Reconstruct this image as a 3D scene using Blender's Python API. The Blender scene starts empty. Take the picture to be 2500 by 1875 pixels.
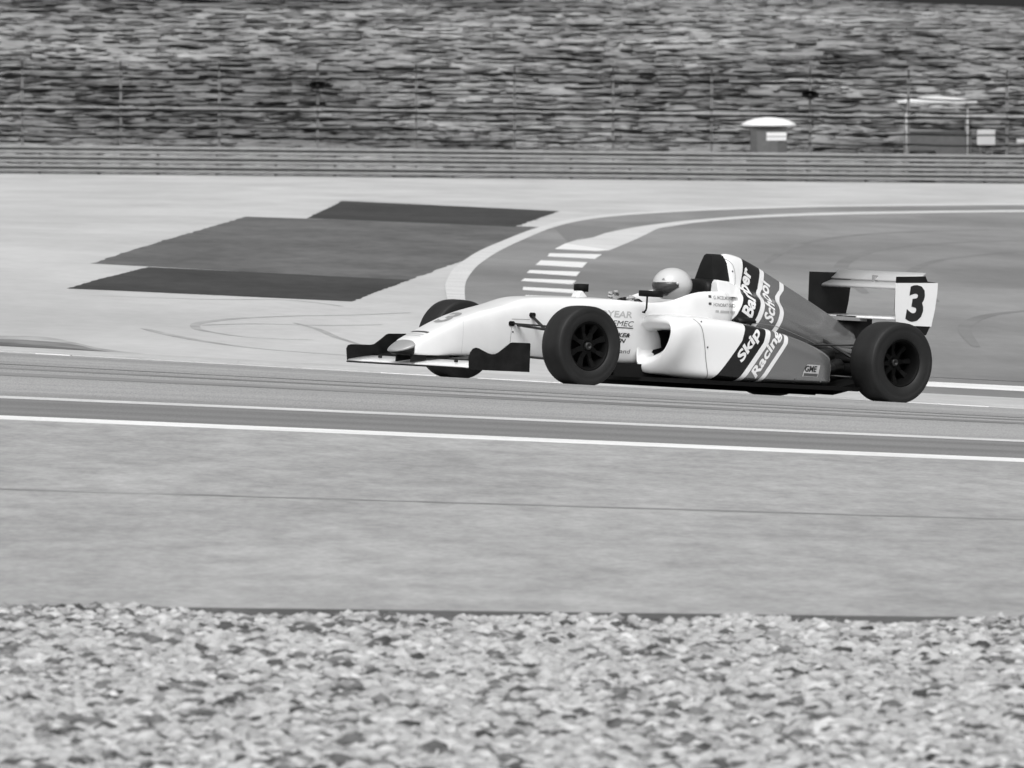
import bpy, bmesh, math, random
import numpy as np
from mathutils import Vector, Matrix
from mathutils.bvhtree import BVHTree

random.seed(7)
RNG = np.random.default_rng(11)
sc = bpy.context.scene
col = sc.collection
R = math.radians

# ------------------------------------------------------------------ camera
CAM_H = 1.88
cd = bpy.data.cameras.new('camera')
cam = bpy.data.objects.new('camera', cd)
col.objects.link(cam)
cd.sensor_width = 36.0
cd.lens = 24500.0 / 2500.0 * 36.0
cam.location = (0, 0, CAM_H)
cam.rotation_euler = (R(90) - math.atan((937.5 - 302.0) / 24500.0), 0, 0)
cd.clip_start = 0.5
cd.clip_end = 6000
cd.dof.use_dof = True
cd.dof.focus_distance = 69.8
cd.dof.aperture_fstop = 14.0
sc.camera = cam

# ------------------------------------------------------------------ sky, sun, exposure
SUN_EL, SUN_AZ = 50.0, 182.0            # elevation, azimuth (degrees, clockwise from +Y)
w = bpy.data.worlds.new('World')
sc.world = w
w.use_nodes = True
nt = w.node_tree
bg = nt.nodes['Background']
sky = nt.nodes.new('ShaderNodeTexSky')
sky.sky_type = 'NISHITA'
sky.sun_disc = False
sky.sun_elevation = R(SUN_EL)
sky.sun_rotation = R(SUN_AZ)
sky.dust_density = 6.0
bw = nt.nodes.new('ShaderNodeRGBToBW')       # black-and-white photograph: neutral light
nt.links.new(sky.outputs[0], bw.inputs[0])
nt.links.new(bw.outputs[0], bg.inputs[0])
bg.inputs[1].default_value = 0.15
sd = bpy.data.lights.new('sun', 'SUN')
sd.energy = 1.0
sd.angle = R(22)
sun = bpy.data.objects.new('sun', sd)
col.objects.link(sun)
az, el = R(SUN_AZ), R(SUN_EL)
to_sun = Vector((math.sin(az) * math.cos(el), math.cos(az) * math.cos(el), math.sin(el)))
sun.rotation_euler = to_sun.to_track_quat('Z', 'Y').to_euler()
sc.view_settings.view_transform = 'Standard'
sc.view_settings.look = 'None'
sc.view_settings.gamma = 1.0
sc.view_settings.exposure = 0.12
sc.render.engine = 'CYCLES'
sc.cycles.use_denoising = True
sc.cycles.max_bounces = 6


# ------------------------------------------------------------------ materials
def new_mat(name):
    m = bpy.data.materials.new(name)
    m.use_nodes = True
    n = m.node_tree
    return m, n, n.nodes['Principled BSDF']


def grey(v):
    return (v, v, v, 1)


def plain(name, v, rough=0.5, metal=0.0, coat=0.0, vary=0.0, scale=6.0, spec=0.5):
    m, n, p = new_mat(name)
    p.inputs['Roughness'].default_value = rough
    p.inputs['Metallic'].default_value = metal
    p.inputs['Coat Weight'].default_value = coat
    p.inputs['Coat Roughness'].default_value = 0.12
    p.inputs['Specular IOR Level'].default_value = spec
    p.inputs['Base Color'].default_value = grey(v)
    if vary:
        tc = n.nodes.new('ShaderNodeTexCoord')
        no = n.nodes.new('ShaderNodeTexNoise')
        no.inputs['Scale'].default_value = scale
        no.inputs['Detail'].default_value = 6
        cr = n.nodes.new('ShaderNodeValToRGB')
        cr.color_ramp.elements[0].position = 0.3
        cr.color_ramp.elements[1].position = 0.7
        cr.color_ramp.elements[0].color = grey(v * (1 - vary))
        cr.color_ramp.elements[1].color = grey(min(1, v * (1 + vary)))
        n.links.new(tc.outputs['Object'], no.inputs['Vector'])
        n.links.new(no.outputs['Fac'], cr.inputs[0])
        n.links.new(cr.outputs[0], p.inputs['Base Color'])
    return m


def ground_mat(name, v, layers, rough=0.9, bump=0.0, bscale=40.0, attr=None):
    """layers: (scale xyz, detail, low, high, strength): each multiplies the colour by 1-strength .. 1+strength"""
    m, n, p = new_mat(name)
    p.inputs['Roughness'].default_value = rough
    p.inputs['Specular IOR Level'].default_value = 0.15
    tc = n.nodes.new('ShaderNodeTexCoord')
    cur = None
    for i, (sxyz, det, lo, hi, st) in enumerate(layers):
        mp = n.nodes.new('ShaderNodeMapping')
        mp.inputs['Scale'].default_value = sxyz
        mp.inputs['Location'].default_value = (i * 13.1, i * 7.7, i * 3.3)
        no = n.nodes.new('ShaderNodeTexNoise')
        no.inputs['Scale'].default_value = 1.0
        no.inputs['Detail'].default_value = det
        no.inputs['Roughness'].default_value = 0.6
        mr = n.nodes.new('ShaderNodeMapRange')
        mr.inputs['From Min'].default_value = lo
        mr.inputs['From Max'].default_value = hi
        mr.inputs['To Min'].default_value = 1 - st
        mr.inputs['To Max'].default_value = 1 + st
        n.links.new(tc.outputs['Object'], mp.inputs['Vector'])
        n.links.new(mp.outputs[0], no.inputs['Vector'])
        n.links.new(no.outputs['Fac'], mr.inputs['Value'])
        if cur is None:
            cur = mr.outputs[0]
        else:
            mu = n.nodes.new('ShaderNodeMath')
            mu.operation = 'MULTIPLY'
            n.links.new(cur, mu.inputs[0])
            n.links.new(mr.outputs[0], mu.inputs[1])
            cur = mu.outputs[0]
    mu = n.nodes.new('ShaderNodeMath')
    mu.operation = 'MULTIPLY'
    mu.inputs[1].default_value = v
    mu.use_clamp = True
    if cur is None:
        mu.inputs[0].default_value = 1
    else:
        n.links.new(cur, mu.inputs[0])
    out = mu.outputs[0]
    if attr:
        at = n.nodes.new('ShaderNodeAttribute')
        at.attribute_name = attr
        m2 = n.nodes.new('ShaderNodeMath')
        m2.operation = 'MULTIPLY'
        n.links.new(out, m2.inputs[0])
        n.links.new(at.outputs['Fac'], m2.inputs[1])
        out = m2.outputs[0]
    n.links.new(out, p.inputs['Base Color'])
    if bump:
        nb = n.nodes.new('ShaderNodeTexNoise')
        nb.inputs['Scale'].default_value = bscale
        nb.inputs['Detail'].default_value = 4
        bp = n.nodes.new('ShaderNodeBump')
        bp.inputs['Strength'].default_value = bump
        bp.inputs['Distance'].default_value = 0.02
        n.links.new(tc.outputs['Object'], nb.inputs['Vector'])
        n.links.new(nb.outputs['Fac'], bp.inputs['Height'])
        n.links.new(bp.outputs[0], p.inputs['Normal'])
    return m


def livery(name, stops, offs=(0, .195, .24, .375, .415)):
    """white / black band / white stripe / grey band / white stripe / grey, slanted along x(z) of the car"""
    m, n, p = new_mat(name)
    p.inputs['Roughness'].default_value = 0.26
    p.inputs['Coat Weight'].default_value = 0.35
    p.inputs['Coat Roughness'].default_value = 0.1
    tc = n.nodes.new('ShaderNodeTexCoord')
    sp = n.nodes.new('ShaderNodeSeparateXYZ')
    n.links.new(tc.outputs['Object'], sp.inputs[0])
    r1 = n.nodes.new('ShaderNodeValToRGB')
    e = r1.color_ramp.elements
    for i, (z, x) in enumerate(stops):
        s = e[i] if i < 2 else e.new(z)
        s.position = z
        s.color = grey(-x - 1.0)
    n.links.new(sp.outputs['Z'], r1.inputs[0])
    a = n.nodes.new('ShaderNodeMath')
    a.operation = 'ADD'                      # x + 1 + (-e0-1) = x - e0
    n.links.new(sp.outputs['X'], a.inputs[0])
    n.links.new(r1.outputs[0], a.inputs[1])
    b = n.nodes.new('ShaderNodeMath')
    b.operation = 'MULTIPLY_ADD'
    b.inputs[1].default_value = -0.5
    b.inputs[2].default_value = 0.1 - 0.5
    n.links.new(a.outputs[0], b.inputs[0])
    r2 = n.nodes.new('ShaderNodeValToRGB')
    r2.color_ramp.interpolation = 'CONSTANT'
    e = r2.color_ramp.elements
    cols = (0.8, 0.005, 0.76, 0.31, 0.76, 0.31)
    poss = [0.0] + [0.1 + o * 0.5 for o in offs]
    for i, (q, c) in enumerate(zip(poss, cols)):
        s = e[i] if i < 2 else e.new(q)
        s.position = q
        s.color = grey(c)
    n.links.new(b.outputs[0], r2.inputs[0])
    n.links.new(r2.outputs[0], p.inputs['Base Color'])
    r3 = n.nodes.new('ShaderNodeValToRGB')       # the grey is a metallic paint
    r3.color_ramp.interpolation = 'CONSTANT'
    e = r3.color_ramp.elements
    for i, (q, c) in enumerate(zip(poss, (0, 0, 0, .75, 0, .75))):
        s = e[i] if i < 2 else e.new(q)
        s.position = q
        s.color = grey(c)
    n.links.new(b.outputs[0], r3.inputs[0])
    n.links.new(r3.outputs[0], p.inputs['Metallic'])
    return m


M = {}
M['concrete'] = ground_mat('runoff_concrete', 0.50, [((.25, .05, 1), 5, .35, .65, .10), ((.9, .16, 1), 5, .35, .7, .06), ((6, 1.5, 6), 3, .3, .7, .04)])
M['apron'] = ground_mat('apron_surface', 0.355, [((.7, .16, 1), 6, .32, .68, .10), ((4, 1.2, 5), 6, .3, .7, .17), ((22, 6, 40), 4, .25, .75, .14)], bump=.25, bscale=60)
M['asphalt'] = ground_mat('track_asphalt', 0.32, [((.06, 1.3, 1), 5, .35, .68, .16), ((.3, 5, 1), 4, .3, .7, .07), ((90, 14, 60), 3, .28, .72, .16)], rough=.8, bump=.15, bscale=90)
M['asphalt_edge'] = ground_mat('shoulder_asphalt', 0.205, [((.06, 1.6, 1), 5, .35, .68, .14), ((90, 14, 60), 3, .28, .72, .15)], rough=.85)
M['hairpin'] = ground_mat('hairpin_asphalt', 0.235, [((.16, .045, 1), 5, .38, .62, .20), ((1.2, .12, 1), 5, .3, .7, .07), ((8, 2, 8), 3, .3, .7, .05)], rough=.8)
M['patch_dark'] = ground_mat('dark_patch_asphalt', 0.052, [((.5, .16, 1), 6, .3, .7, .22), ((5, .8, 8), 4, .3, .7, .16)])
M['patch_mid'] = ground_mat('worn_patch_asphalt', 0.125, [((.6, .10, 1), 6, .3, .7, .22), ((4, .5, 8), 5, .3, .7, .16)])
M['soil'] = ground_mat('soil_shade', 0.10, [((2, .6, 1), 5, .3, .7, .25)], bump=.3)  # dark tone also stands in for shade at apron lip and rail foot
M['line'] = ground_mat('line_paint', 0.76, [((1.2, 2, 3), 6, .3, .7, .10), ((30, 12, 30), 3, .3, .7, .07)])
M['line_worn'] = ground_mat('worn_line_paint', 0.60, [((1.0, 2, 3), 6, .3, .7, .16), ((30, 12, 30), 3, .3, .7, .08)])
M['kerb'] = ground_mat('kerb_concrete', 0.46, [((2, 2, 2), 5, .3, .7, .12), ((20, 20, 20), 3, .3, .7, .06)])
M['kerb_grey'] = ground_mat('kerb_grey_paint', 0.24, [((3, 1, 3), 5, .3, .7, .10)])
M['rubber'] = ground_mat('rubber_mark', 0.36, [((2, 1, 1), 5, .3, .7, .2)])
M['rubber_track'] = ground_mat('track_rubber', 0.215, [((.6, 3, 1), 5, .3, .7, .25)])
M['rubber_old'] = ground_mat('old_rubber', 0.205, [((.5, .3, 1), 5, .3, .7, .15)])
M['stone'] = ground_mat('gravel_stone', 0.45, [((25, 25, 25), 4, .3, .7, .14)], bump=.3, bscale=120, attr='tone')
M['gravel_base'] = ground_mat('gravel_bed_base', 0.22, [((14, 14, 14), 4, .3, .7, .3)], bump=.6, bscale=30)
M['grass'] = ground_mat('hill_grass_ground', 0.235, [((.05, .10, .10), 5, .40, .58, .30), ((.20, .36, .36), 5, .36, .64, .24), ((.6, 1.2, 1.2), 5, .34, .66, .24), ((2.5, 4, 4), 3, .3, .7, .16)])
M['blade'] = ground_mat('grass_blade', 0.25, [((.05, .10, .10), 5, .40, .58, .30), ((.20, .36, .36), 5, .36, .64, .24), ((.6, 1.2, 1.2), 5, .34, .66, .24)], attr='tone')
M['verge'] = ground_mat('verge_dirt', 0.14, [((.5, .3, 1), 5, .3, .7, .25)])
M['steel'] = plain('galvanised_steel', 0.29, .6, .1, vary=.12, scale=3, spec=.3)
M['post_steel'] = plain('weathered_post_steel', 0.17, .6, .3, vary=.15)
M['wire'] = plain('fence_wire', 0.012, .7, 0, spec=.1)
M['cable'] = plain('tension_cable', 0.014, .6, 0, spec=.2)
M['cable_glint'] = plain('cable_highlight', 0.5, .5)  # painted highlight along the top of the thick cable
M['hut_dark'] = plain('hut_dark_panel', 0.085, .6, vary=.12)
M['hut_white'] = plain('hut_white_plastic', 0.8, .4)
M['dark_box'] = plain('dark_storage_panel', 0.12, .6, vary=.12)
M['foliage'] = ground_mat('far_foliage', 0.07, [((.3, .3, .3), 4, .3, .7, .4)], attr='tone')
M['bark'] = plain('bark', 0.06, .9)

M['white'] = plain('white_car_paint', 0.79, .30, coat=.6, vary=.05, scale=5)
M['nose_grey'] = plain('grey_nose_paint', 0.30, .35, coat=.5)
M['black'] = plain('black_composite', 0.008, .5, vary=.4, scale=9, spec=.25)
M['black_dull'] = plain('black_dull_composite', 0.006, .75, spec=.2)
M['black_scuffed'] = plain('scuffed_black_plate', 0.008, .6, vary=.6, scale=14, spec=.2)
M['tyre'] = plain('slick_tyre_rubber', 0.014, .60, vary=.22, scale=7, spec=.35)
M['rim'] = plain('dark_rim_metal', 0.004, .65, 0, spec=.12)
M['nut'] = plain('hub_metal', 0.02, .45, .2)
M['arm'] = plain('suspension_steel', 0.035, .42, .5)
M['wing_white'] = plain('wing_white_paint', 0.82, .3, coat=.4, vary=.04, scale=5)
M['wing_alu'] = plain('wing_pale_metal', 0.52, .34, .25, vary=.08, scale=4)
M['plate'] = plain('number_plate_white', 0.78, .4, vary=.02)
M['print_black'] = plain('print_black', 0.010, .5)
M['print_dark'] = plain('print_dark_grey', 0.07, .5)
M['print_grey'] = plain('print_grey', 0.28, .5)
M['print_pale'] = plain('print_pale_grey', 0.46, .5)
M['print_white'] = plain('print_white', 0.76, .45)
M['seam'] = plain('panel_seam', 0.20, .7)
M['bolt'] = plain('panel_fastener', 0.12, .5, .4)
M['helmet'] = plain('helmet_white_shell', 0.56, .28, coat=.5)
M['visor'] = plain('dark_visor', 0.035, .12, coat=.6)
M['trim'] = plain('helmet_trim', 0.22, .5)
M['suit'] = plain('race_suit_cloth', 0.42, .85, vary=.15, scale=25)
M['glove'] = plain('glove_cloth', 0.38, .85)
M['pod'] = livery('sidepod_livery', [(.0, -1.175), (.078, -1.225), (.372, -1.449), (.456, -1.476), (.60, -1.50)])
M['cover'] = livery('engine_cover_livery', [(.45, -1.64), (.538, -1.705), (.623, -1.754), (.706, -1.80), (.75, -1.85), (.86, -1.89), (.941, -1.91)], (0, .18, .225, .40, .445))


# ------------------------------------------------------------------ mesh helpers
def link(name, me, mat=None, parent=None, smooth=False):
    o = bpy.data.objects.new(name, me)
    col.objects.link(o)
    if mat is not None:
        me.materials.append(mat)
    if parent is not None:
        o.parent = parent
    if smooth:
        me.polygons.foreach_set('use_smooth', [True] * len(me.polygons))
    return o


def from_lists(name, v, f, mat=None, parent=None, smooth=False):
    me = bpy.data.meshes.new(name)
    me.from_pydata([tuple(p) for p in v], [], [tuple(q) for q in f])
    me.update()
    return link(name, me, mat, parent, smooth)


def from_bm(name, bm, mat=None, parent=None, smooth=False):
    bmesh.ops.recalc_face_normals(bm, faces=bm.faces)
    me = bpy.data.meshes.new(name)
    bm.to_mesh(me)
    bm.free()
    return link(name, me, mat, parent, smooth)


def tag(o, label=None, cat=None, group=None, kind=None):
    for k, v in (('label', label), ('category', cat), ('group', group), ('kind', kind)):
        if v:
            o[k] = v
    return o


def empty(name, loc=(0, 0, 0), parent=None):
    o = bpy.data.objects.new(name, None)
    col.objects.link(o)
    o.location = loc
    o.empty_display_size = .1
    if parent is not None:
        o.parent = parent
    return o


def bm_box(bm, x0, x1, y0, y1, z0, z1, bev=0.0):
    r = bmesh.ops.create_cube(bm, size=1.0)
    for v in r['verts']:
        v.co = Vector(((x0 + x1) / 2 + v.co.x * (x1 - x0), (y0 + y1) / 2 + v.co.y * (y1 - y0), (z0 + z1) / 2 + v.co.z * (z1 - z0)))
    if bev:
        es = set(e for v in r['verts'] for e in v.link_edges)
        bmesh.ops.bevel(bm, geom=list(es), offset=bev, segments=2, affect='EDGES')


def box(name, x0, x1, y0, y1, z0, z1, mat, parent=None, bev=0.0):
    bm = bmesh.new()
    bm_box(bm, x0, x1, y0, y1, z0, z1, bev)
    return from_bm(name, bm, mat, parent)


def bm_tube(bm, pts, r, seg=10, flat=1.0):
    """tube along pts; r a number or one per point; flat squashes the section vertically"""
    pts = [Vector(p) for p in pts]
    rr = r if hasattr(r, '__len__') else [r] * len(pts)
    rings = []
    for i, p in enumerate(pts):
        t = (pts[min(i + 1, len(pts) - 1)] - pts[max(i - 1, 0)]).normalized()
        up = Vector((0, 0, 1)) if abs(t.z) < .95 else Vector((1, 0, 0))
        a = t.cross(up).normalized()
        b = a.cross(t).normalized()
        rings.append([bm.verts.new(p + rr[i] * (math.cos(q) * a + flat * math.sin(q) * b)) for q in [2 * math.pi * k / seg for k in range(seg)]])
    for i in range(len(rings) - 1):
        for k in range(seg):
            bm.faces.new((rings[i][k], rings[i][(k + 1) % seg], rings[i + 1][(k + 1) % seg], rings[i + 1][k]))
    bm.faces.new(rings[0])
    bm.faces.new(rings[-1])


def tube(name, pts, r, mat, parent=None, seg=10, flat=1.0):
    bm = bmesh.new()
    bm_tube(bm, pts, r, seg, flat)
    return from_bm(name, bm, mat, parent, True)


def loft(name, rings, mat, parent=None, sub=2, cap=(True, True), closed=True):
    n = len(rings[0])
    v = [p for r in rings for p in r]
    f = []
    for i in range(len(rings) - 1):
        for k in range(n if closed else n - 1):
            k2 = (k + 1) % n
            f.append((i * n + k, i * n + k2, (i + 1) * n + k2, (i + 1) * n + k))
    if cap[0]:
        f.append(tuple(range(n)))
    if cap[1]:
        f.append(tuple((len(rings) - 1) * n + k for k in range(n)))
    bm = bmesh.new()
    vs = [bm.verts.new(p) for p in v]
    for q in f:
        bm.faces.new([vs[i] for i in q])
    o = from_bm(name, bm, mat, parent, True)
    if sub:
        md = o.modifiers.new('sub', 'SUBSURF')
        md.levels = md.render_levels = sub
    return o


def prism(name, poly, y0, y1, mat, parent=None, bev=0.0):
    """polygon in car x,z extruded from y0 to y1"""
    bm = bmesh.new()
    a = [bm.verts.new((x, y0, z)) for x, z in poly]
    b = [bm.verts.new((x, y1, z)) for x, z in poly]
    n = len(poly)
    bm.faces.new(a)
    bm.faces.new(b[::-1])
    for i in range(n):
        bm.faces.new((a[i], b[i], b[(i + 1) % n], a[(i + 1) % n]))
    if bev:
        bmesh.ops.bevel(bm, geom=bm.edges[:], offset=bev, segments=1, affect='EDGES')
    return from_bm(name, bm, mat, parent)


def lathe(name, prof, mat, parent=None, seg=56, closed=False):
    """prof: (axial y, radius); spun about y"""
    bm = bmesh.new()
    rings = []
    for a, r in prof:
        rings.append([bm.verts.new((r * math.cos(2 * math.pi * k / seg), a, r * math.sin(2 * math.pi * k / seg))) for k in range(seg)])
    m = len(rings)
    for i in range(m if closed else m - 1):
        for k in range(seg):
            bm.faces.new((rings[i][k], rings[i][(k + 1) % seg], rings[(i + 1) % m][(k + 1) % seg], rings[(i + 1) % m][k]))
    if not closed:
        for rg, (a, r) in ((rings[0], prof[0]), (rings[-1], prof[-1])):
            bm.faces.new(rg)
    return from_bm(name, bm, mat, parent, True)


# ------------------------------------------------------------------ terrain
TY = np.array([0, 28, 38, 46, 59.9, 63.9, 65.5, 67, 68, 70, 72, 74, 78, 84, 95, 110, 140, 190, 260, 340, 460], float)
TZ = np.array([0, 0, 0, 0, 0, 0, .07, .128, .134, .085, .040, -.008, -.045, -.05, -.03, 0, 0, 0, .01, .034, .034])
TK = np.array([.005, .008, .012, .025, .0425, .0436, .048, .056, .0568, .0568, .0568, .0568, .055, .052, .048, .045, .04, .025, .014, .0102, .008])


def pchip(x, y):
    h = np.diff(x)
    d = np.diff(y) / h
    m = np.zeros_like(y)
    for i in range(1, len(x) - 1):
        if d[i - 1] * d[i] > 0:
            w1 = 2 * h[i] + h[i - 1]
            w2 = h[i] + 2 * h[i - 1]
            m[i] = (w1 + w2) / (w1 / d[i - 1] + w2 / d[i])

    def f(q):
        q = np.clip(np.asarray(q, float), x[0], x[-1])
        i = np.clip(np.searchsorted(x, q) - 1, 0, len(x) - 2)
        t = (q - x[i]) / h[i]
        return (2 * t**3 - 3 * t**2 + 1) * y[i] + (t**3 - 2 * t**2 + t) * h[i] * m[i] + (-2 * t**3 + 3 * t**2) * y[i + 1] + (t**3 - t**2) * h[i] * m[i + 1]
    return f


f_h, f_k = pchip(TY, TZ), pchip(TY, TK)


def tz(X, Y):
    X, Y = np.asarray(X, float), np.asarray(Y, float)
    wd = np.clip(15 + (Y - 100) * .4, 15, 60)
    return f_h(Y) - f_k(Y) * wd * np.tanh(X / wd)


def sheet(name, xs, ys, dz, mat, label=None, edge=None):
    """grid sheet lying dz above the terrain; edge(name) shifts the rows"""
    X, Y = np.meshgrid(np.array(xs, float), np.array(ys, float))
    if edge is not None:
        Y = edge(X, Y)
    Z = tz(X, Y) + dz
    v = np.stack([X, Y, Z], -1).reshape(-1, 3)
    nx, ny = len(xs), len(ys)
    f = [(j * nx + i, j * nx + i + 1, (j + 1) * nx + i + 1, (j + 1) * nx + i) for j in range(ny - 1) for i in range(nx - 1)]
    o = from_lists(name, v.tolist(), f, mat, None, True)
    tag(o, label, kind='structure')
    return o


def ribbon(name, left, right, dz, mat, label=None, n=24, kind='structure', parent=None, mx=1, jit=0.0):
    """sheet between two polylines on the terrain (resampled smoothly), fine enough to follow it"""
    def res(p):
        p = np.array(p, float)
        s = np.concatenate([[0], np.cumsum(np.hypot(*np.diff(p, axis=0).T))])
        q = np.linspace(0, s[-1], n)
        fx, fy = pchip(s, p[:, 0]), pchip(s, p[:, 1])
        return np.stack([fx(q), fy(q)], -1) if len(p) > 2 else np.stack([np.interp(q, s, p[:, 0]), np.interp(q, s, p[:, 1])], -1)
    a, b = res(left), res(right)
    if jit:
        a[:, 0] += RNG.normal(0, jit, n)
        b[:, 0] += RNG.normal(0, jit, n)
    T = np.linspace(0, 1, mx + 1)[None, :, None]
    G = a[:, None, :] * (1 - T) + b[:, None, :] * T
    Z = tz(G[..., 0], G[..., 1]) + dz
    v = np.concatenate([G, Z[..., None]], -1).reshape(-1, 3)
    k = mx + 1
    f = [(i * k + j, i * k + j + 1, (i + 1) * k + j + 1, (i + 1) * k + j) for i in range(n - 1) for j in range(mx)]
    bm = bmesh.new()
    vs = [bm.verts.new(p) for p in v]
    for q in f:
        bm.faces.new([vs[i] for i in q])
    bmesh.ops.recalc_face_normals(bm, faces=bm.faces)
    if sum(fc.normal.z for fc in bm.faces) < 0:
        bmesh.ops.reverse_faces(bm, faces=bm.faces)
    me = bpy.data.meshes.new(name)
    bm.to_mesh(me)
    bm.free()
    o = link(name, me, mat, parent)
    if parent is None:
        tag(o, label, kind=kind)
    return o


XS_NEAR = [-60, -40, -25, -16, -11, -8, -6, -5, -4, -3, -2, -1, 0, 1, 2, 3, 4, 5, 6, 8, 11, 16, 25, 40, 60]
XS_FAR = [-140, -90, -60, -45, -32, -24, -18, -14, -11, -8, -6, -4, -2, 0, 2, 4, 6, 8, 11, 14, 18, 24, 32, 45, 60, 90, 140]

# base ground to the horizon
ys = list(np.arange(-20, 28, 8)) + list(np.arange(28, 60, 2)) + list(np.arange(60, 80, .5)) + list(np.arange(80, 150, 2.5)) + list(np.arange(150, 345, 6)) + [345, 400, 460, 700, 1500, 4000]
sheet('ground', [-2500, -900, -300] + XS_FAR + [300, 900, 2500], ys, -0.05, M['verge'])
sheet('runoff', XS_FAR, [73.4] + list(np.arange(74, 100, .5)) + list(np.arange(100, 150, 1)) + list(np.arange(150, 337, 5)) + [338.2], -.006, M['concrete'], 'pale concrete run-off area between the track and the far barrier')
sheet('apron', XS_NEAR, list(np.arange(38.55, 59.3, 1.0)) + [59.52], 0.0, M['apron'], 'pale flat apron between the gravel and the white edge line')
sheet('track', XS_NEAR, list(np.arange(59.5, 73, .2)) + [73.0], -.003, M['asphalt'], 'grey asphalt race track under the car')
sheet('track_shoulder', XS_NEAR, list(np.arange(60.2, 63.7, .2)) + [63.72], -.0016, M['asphalt_edge'], 'darker asphalt strip between the two white lines')
sheet('edge_line', XS_NEAR, [59.5, 59.7, 59.9, 60.1, 60.26], -.0002, M['line'], 'thick white line along the near edge of the track')
sheet('edge_line', XS_NEAR, [63.68, 63.8, 63.9, 64.0, 64.1], -.0004, M['line_worn'], 'thin white line on the track parallel to the thick edge line')

sheet('apron_seam', XS_NEAR, [49.45, 49.62], .0014, ground_mat('seam_filler', .29, [((1.5, 3, 1), 4, .3, .7, .4)]), 'thin dark joint running across the pale apron')
sheet('kerb_strip', [1.3, 2, 3, 4, 5, 6, 8, 11, 16, 25, 40, 60], [74.4, 75, 75.5, 76, 76.5, 77, 77.5, 78.2], -.0004, M['kerb'], 'pale concrete strip behind the kerb at the right')
sheet('kerb_line', [1.9, 2.4, 3, 4, 5, 6, 8, 11, 16, 25, 40, 60], [80.4, 81, 81.5, 82.0], -.0004, M['line'], 'white line behind the pale kerb strip at the right')
# kerb along the far edge of the near track: low rounded concrete profile with painted blocks on it
kerb_root = empty('kerb', (0, 73.2, 0))
tag(kerb_root, kind='structure')


def kerb_block(x0, x1, y0, prof, mat, name='kerb_block'):
    n = max(2, int((x1 - x0) / .5) + 1)
    xs = np.linspace(x0, x1, n)
    v, f = [], []
    for x in xs:
        for dy, dz in prof:
            v.append((x, y0 + dy - 73.2, float(tz(x, y0 + dy)) + dz))
    k = len(prof)
    for i in range(n - 1):
        for j in range(k - 1):
            f.append((i * k + j, (i + 1) * k + j, (i + 1) * k + j + 1, i * k + j + 1))
    f.append(tuple(range(k)))
    f.append(tuple((n - 1) * k + j for j in range(k))[::-1])
    return from_lists(name, v, f, mat, kerb_root, False)


prof = [(0, -.05), (0.02, .006), (.22, .022), (.5, .036), (.8, .040), (1.1, .036), (1.3, .02), (1.34, -.05)]
for i, x in enumerate(np.arange(-30, 30, 2.0)):
    kerb_block(x + .0005, x + 1.9995, 73.05, prof, M['kerb'] if x < 1 or i % 2 == 0 else M['line_worn'])
paint = [(0, -.003), (0, .004), (.34, .004), (.34, -.003)]
for x0, x1 in ((-6.4, -5.6), (-3.45, -3.2), (-.95, -.55), (-.25, .55), (1.75, 2.15), (2.72, 3.45), (4.6, 5.6), (7, 8)):
    kerb_block(x0, x1, 72.62, paint, M['line'], 'painted_block')

# hairpin asphalt behind the kerb, with its white lines
outerL = [(2.2, 83.5), (.7, 86), (-.15, 91), (-.55, 97), (-.65, 102.9), (-.71, 108.4), (-.77, 116.6), (-.76, 124.7), (-.58, 140.9), (-.1, 162.6), (.78, 191.6), (1.7, 208.7), (3.17, 221.9), (7.46, 243.8), (13.17, 258.2), (24, 276), (45, 300)]
outerR = [(2.3, 84.5), (.95, 87), (.1, 91.6), (-.34, 97.2), (-.46, 102.9), (-.51, 108.4), (-.54, 117.2), (-.49, 127.2), (-.29, 141.8), (.27, 166.6), (.92, 188.2), (1.74, 203.6), (3.1, 217.1), (7.33, 239.4), (12.93, 253.4), (23.9, 270.5), (44.8, 294)]
far_right = [(60, 83.5), (60, 86), (60, 91), (60, 97), (60, 103), (60, 108.4), (60, 116.6), (60, 124.7), (60, 140.9), (60, 162.6), (60, 191.6), (60, 208.7), (60, 221.9), (60, 243.8), (60, 258.2), (60, 276), (60, 300)]
ribbon('hairpin_track', outerL, far_right, .0, M['hairpin'], 'grey asphalt of the hairpin bend behind the car', n=90, mx=24)
sheet('hairpin_entry', [2.2, 3, 4, 5, 6, 8, 11, 16, 25, 40, 60], list(np.arange(74.3, 84, .5)) + [84.2], -.002, M['hairpin'], 'grey asphalt behind the kerb at the right')
ribbon('hairpin_line', outerL, outerR, .004, M['line_worn'], 'outer white line sweeping round the hairpin bend', n=80)
innerL = [(.85, 159.7), (1.24, 169.2), (1.84, 180), (2.2, 186.2), (2.77, 194), (3.76, 204.7), (5.31, 217), (6.89, 225.2), (12.26, 240.3), (24, 258)]
innerR = [(1.5, 153.5), (1.96, 165.4), (2.38, 176.9), (2.74, 186.8), (3.2, 193.2), (3.65, 199), (5.18, 211.6), (6.72, 219.6), (12, 235.3), (24, 252.5)]
ribbon('hairpin_line', innerL, innerR, .004, M['line_worn'], 'inner white line of the hairpin leading into the striped kerb', n=60)
ribbon('asphalt_seam', [(.72, 190.2), (1.99, 186.0)], [(.9, 162), (1.38, 169.6)], .004, M['asphalt_edge'], 'darker asphalt panel between the hairpin lines', n=8)
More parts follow.
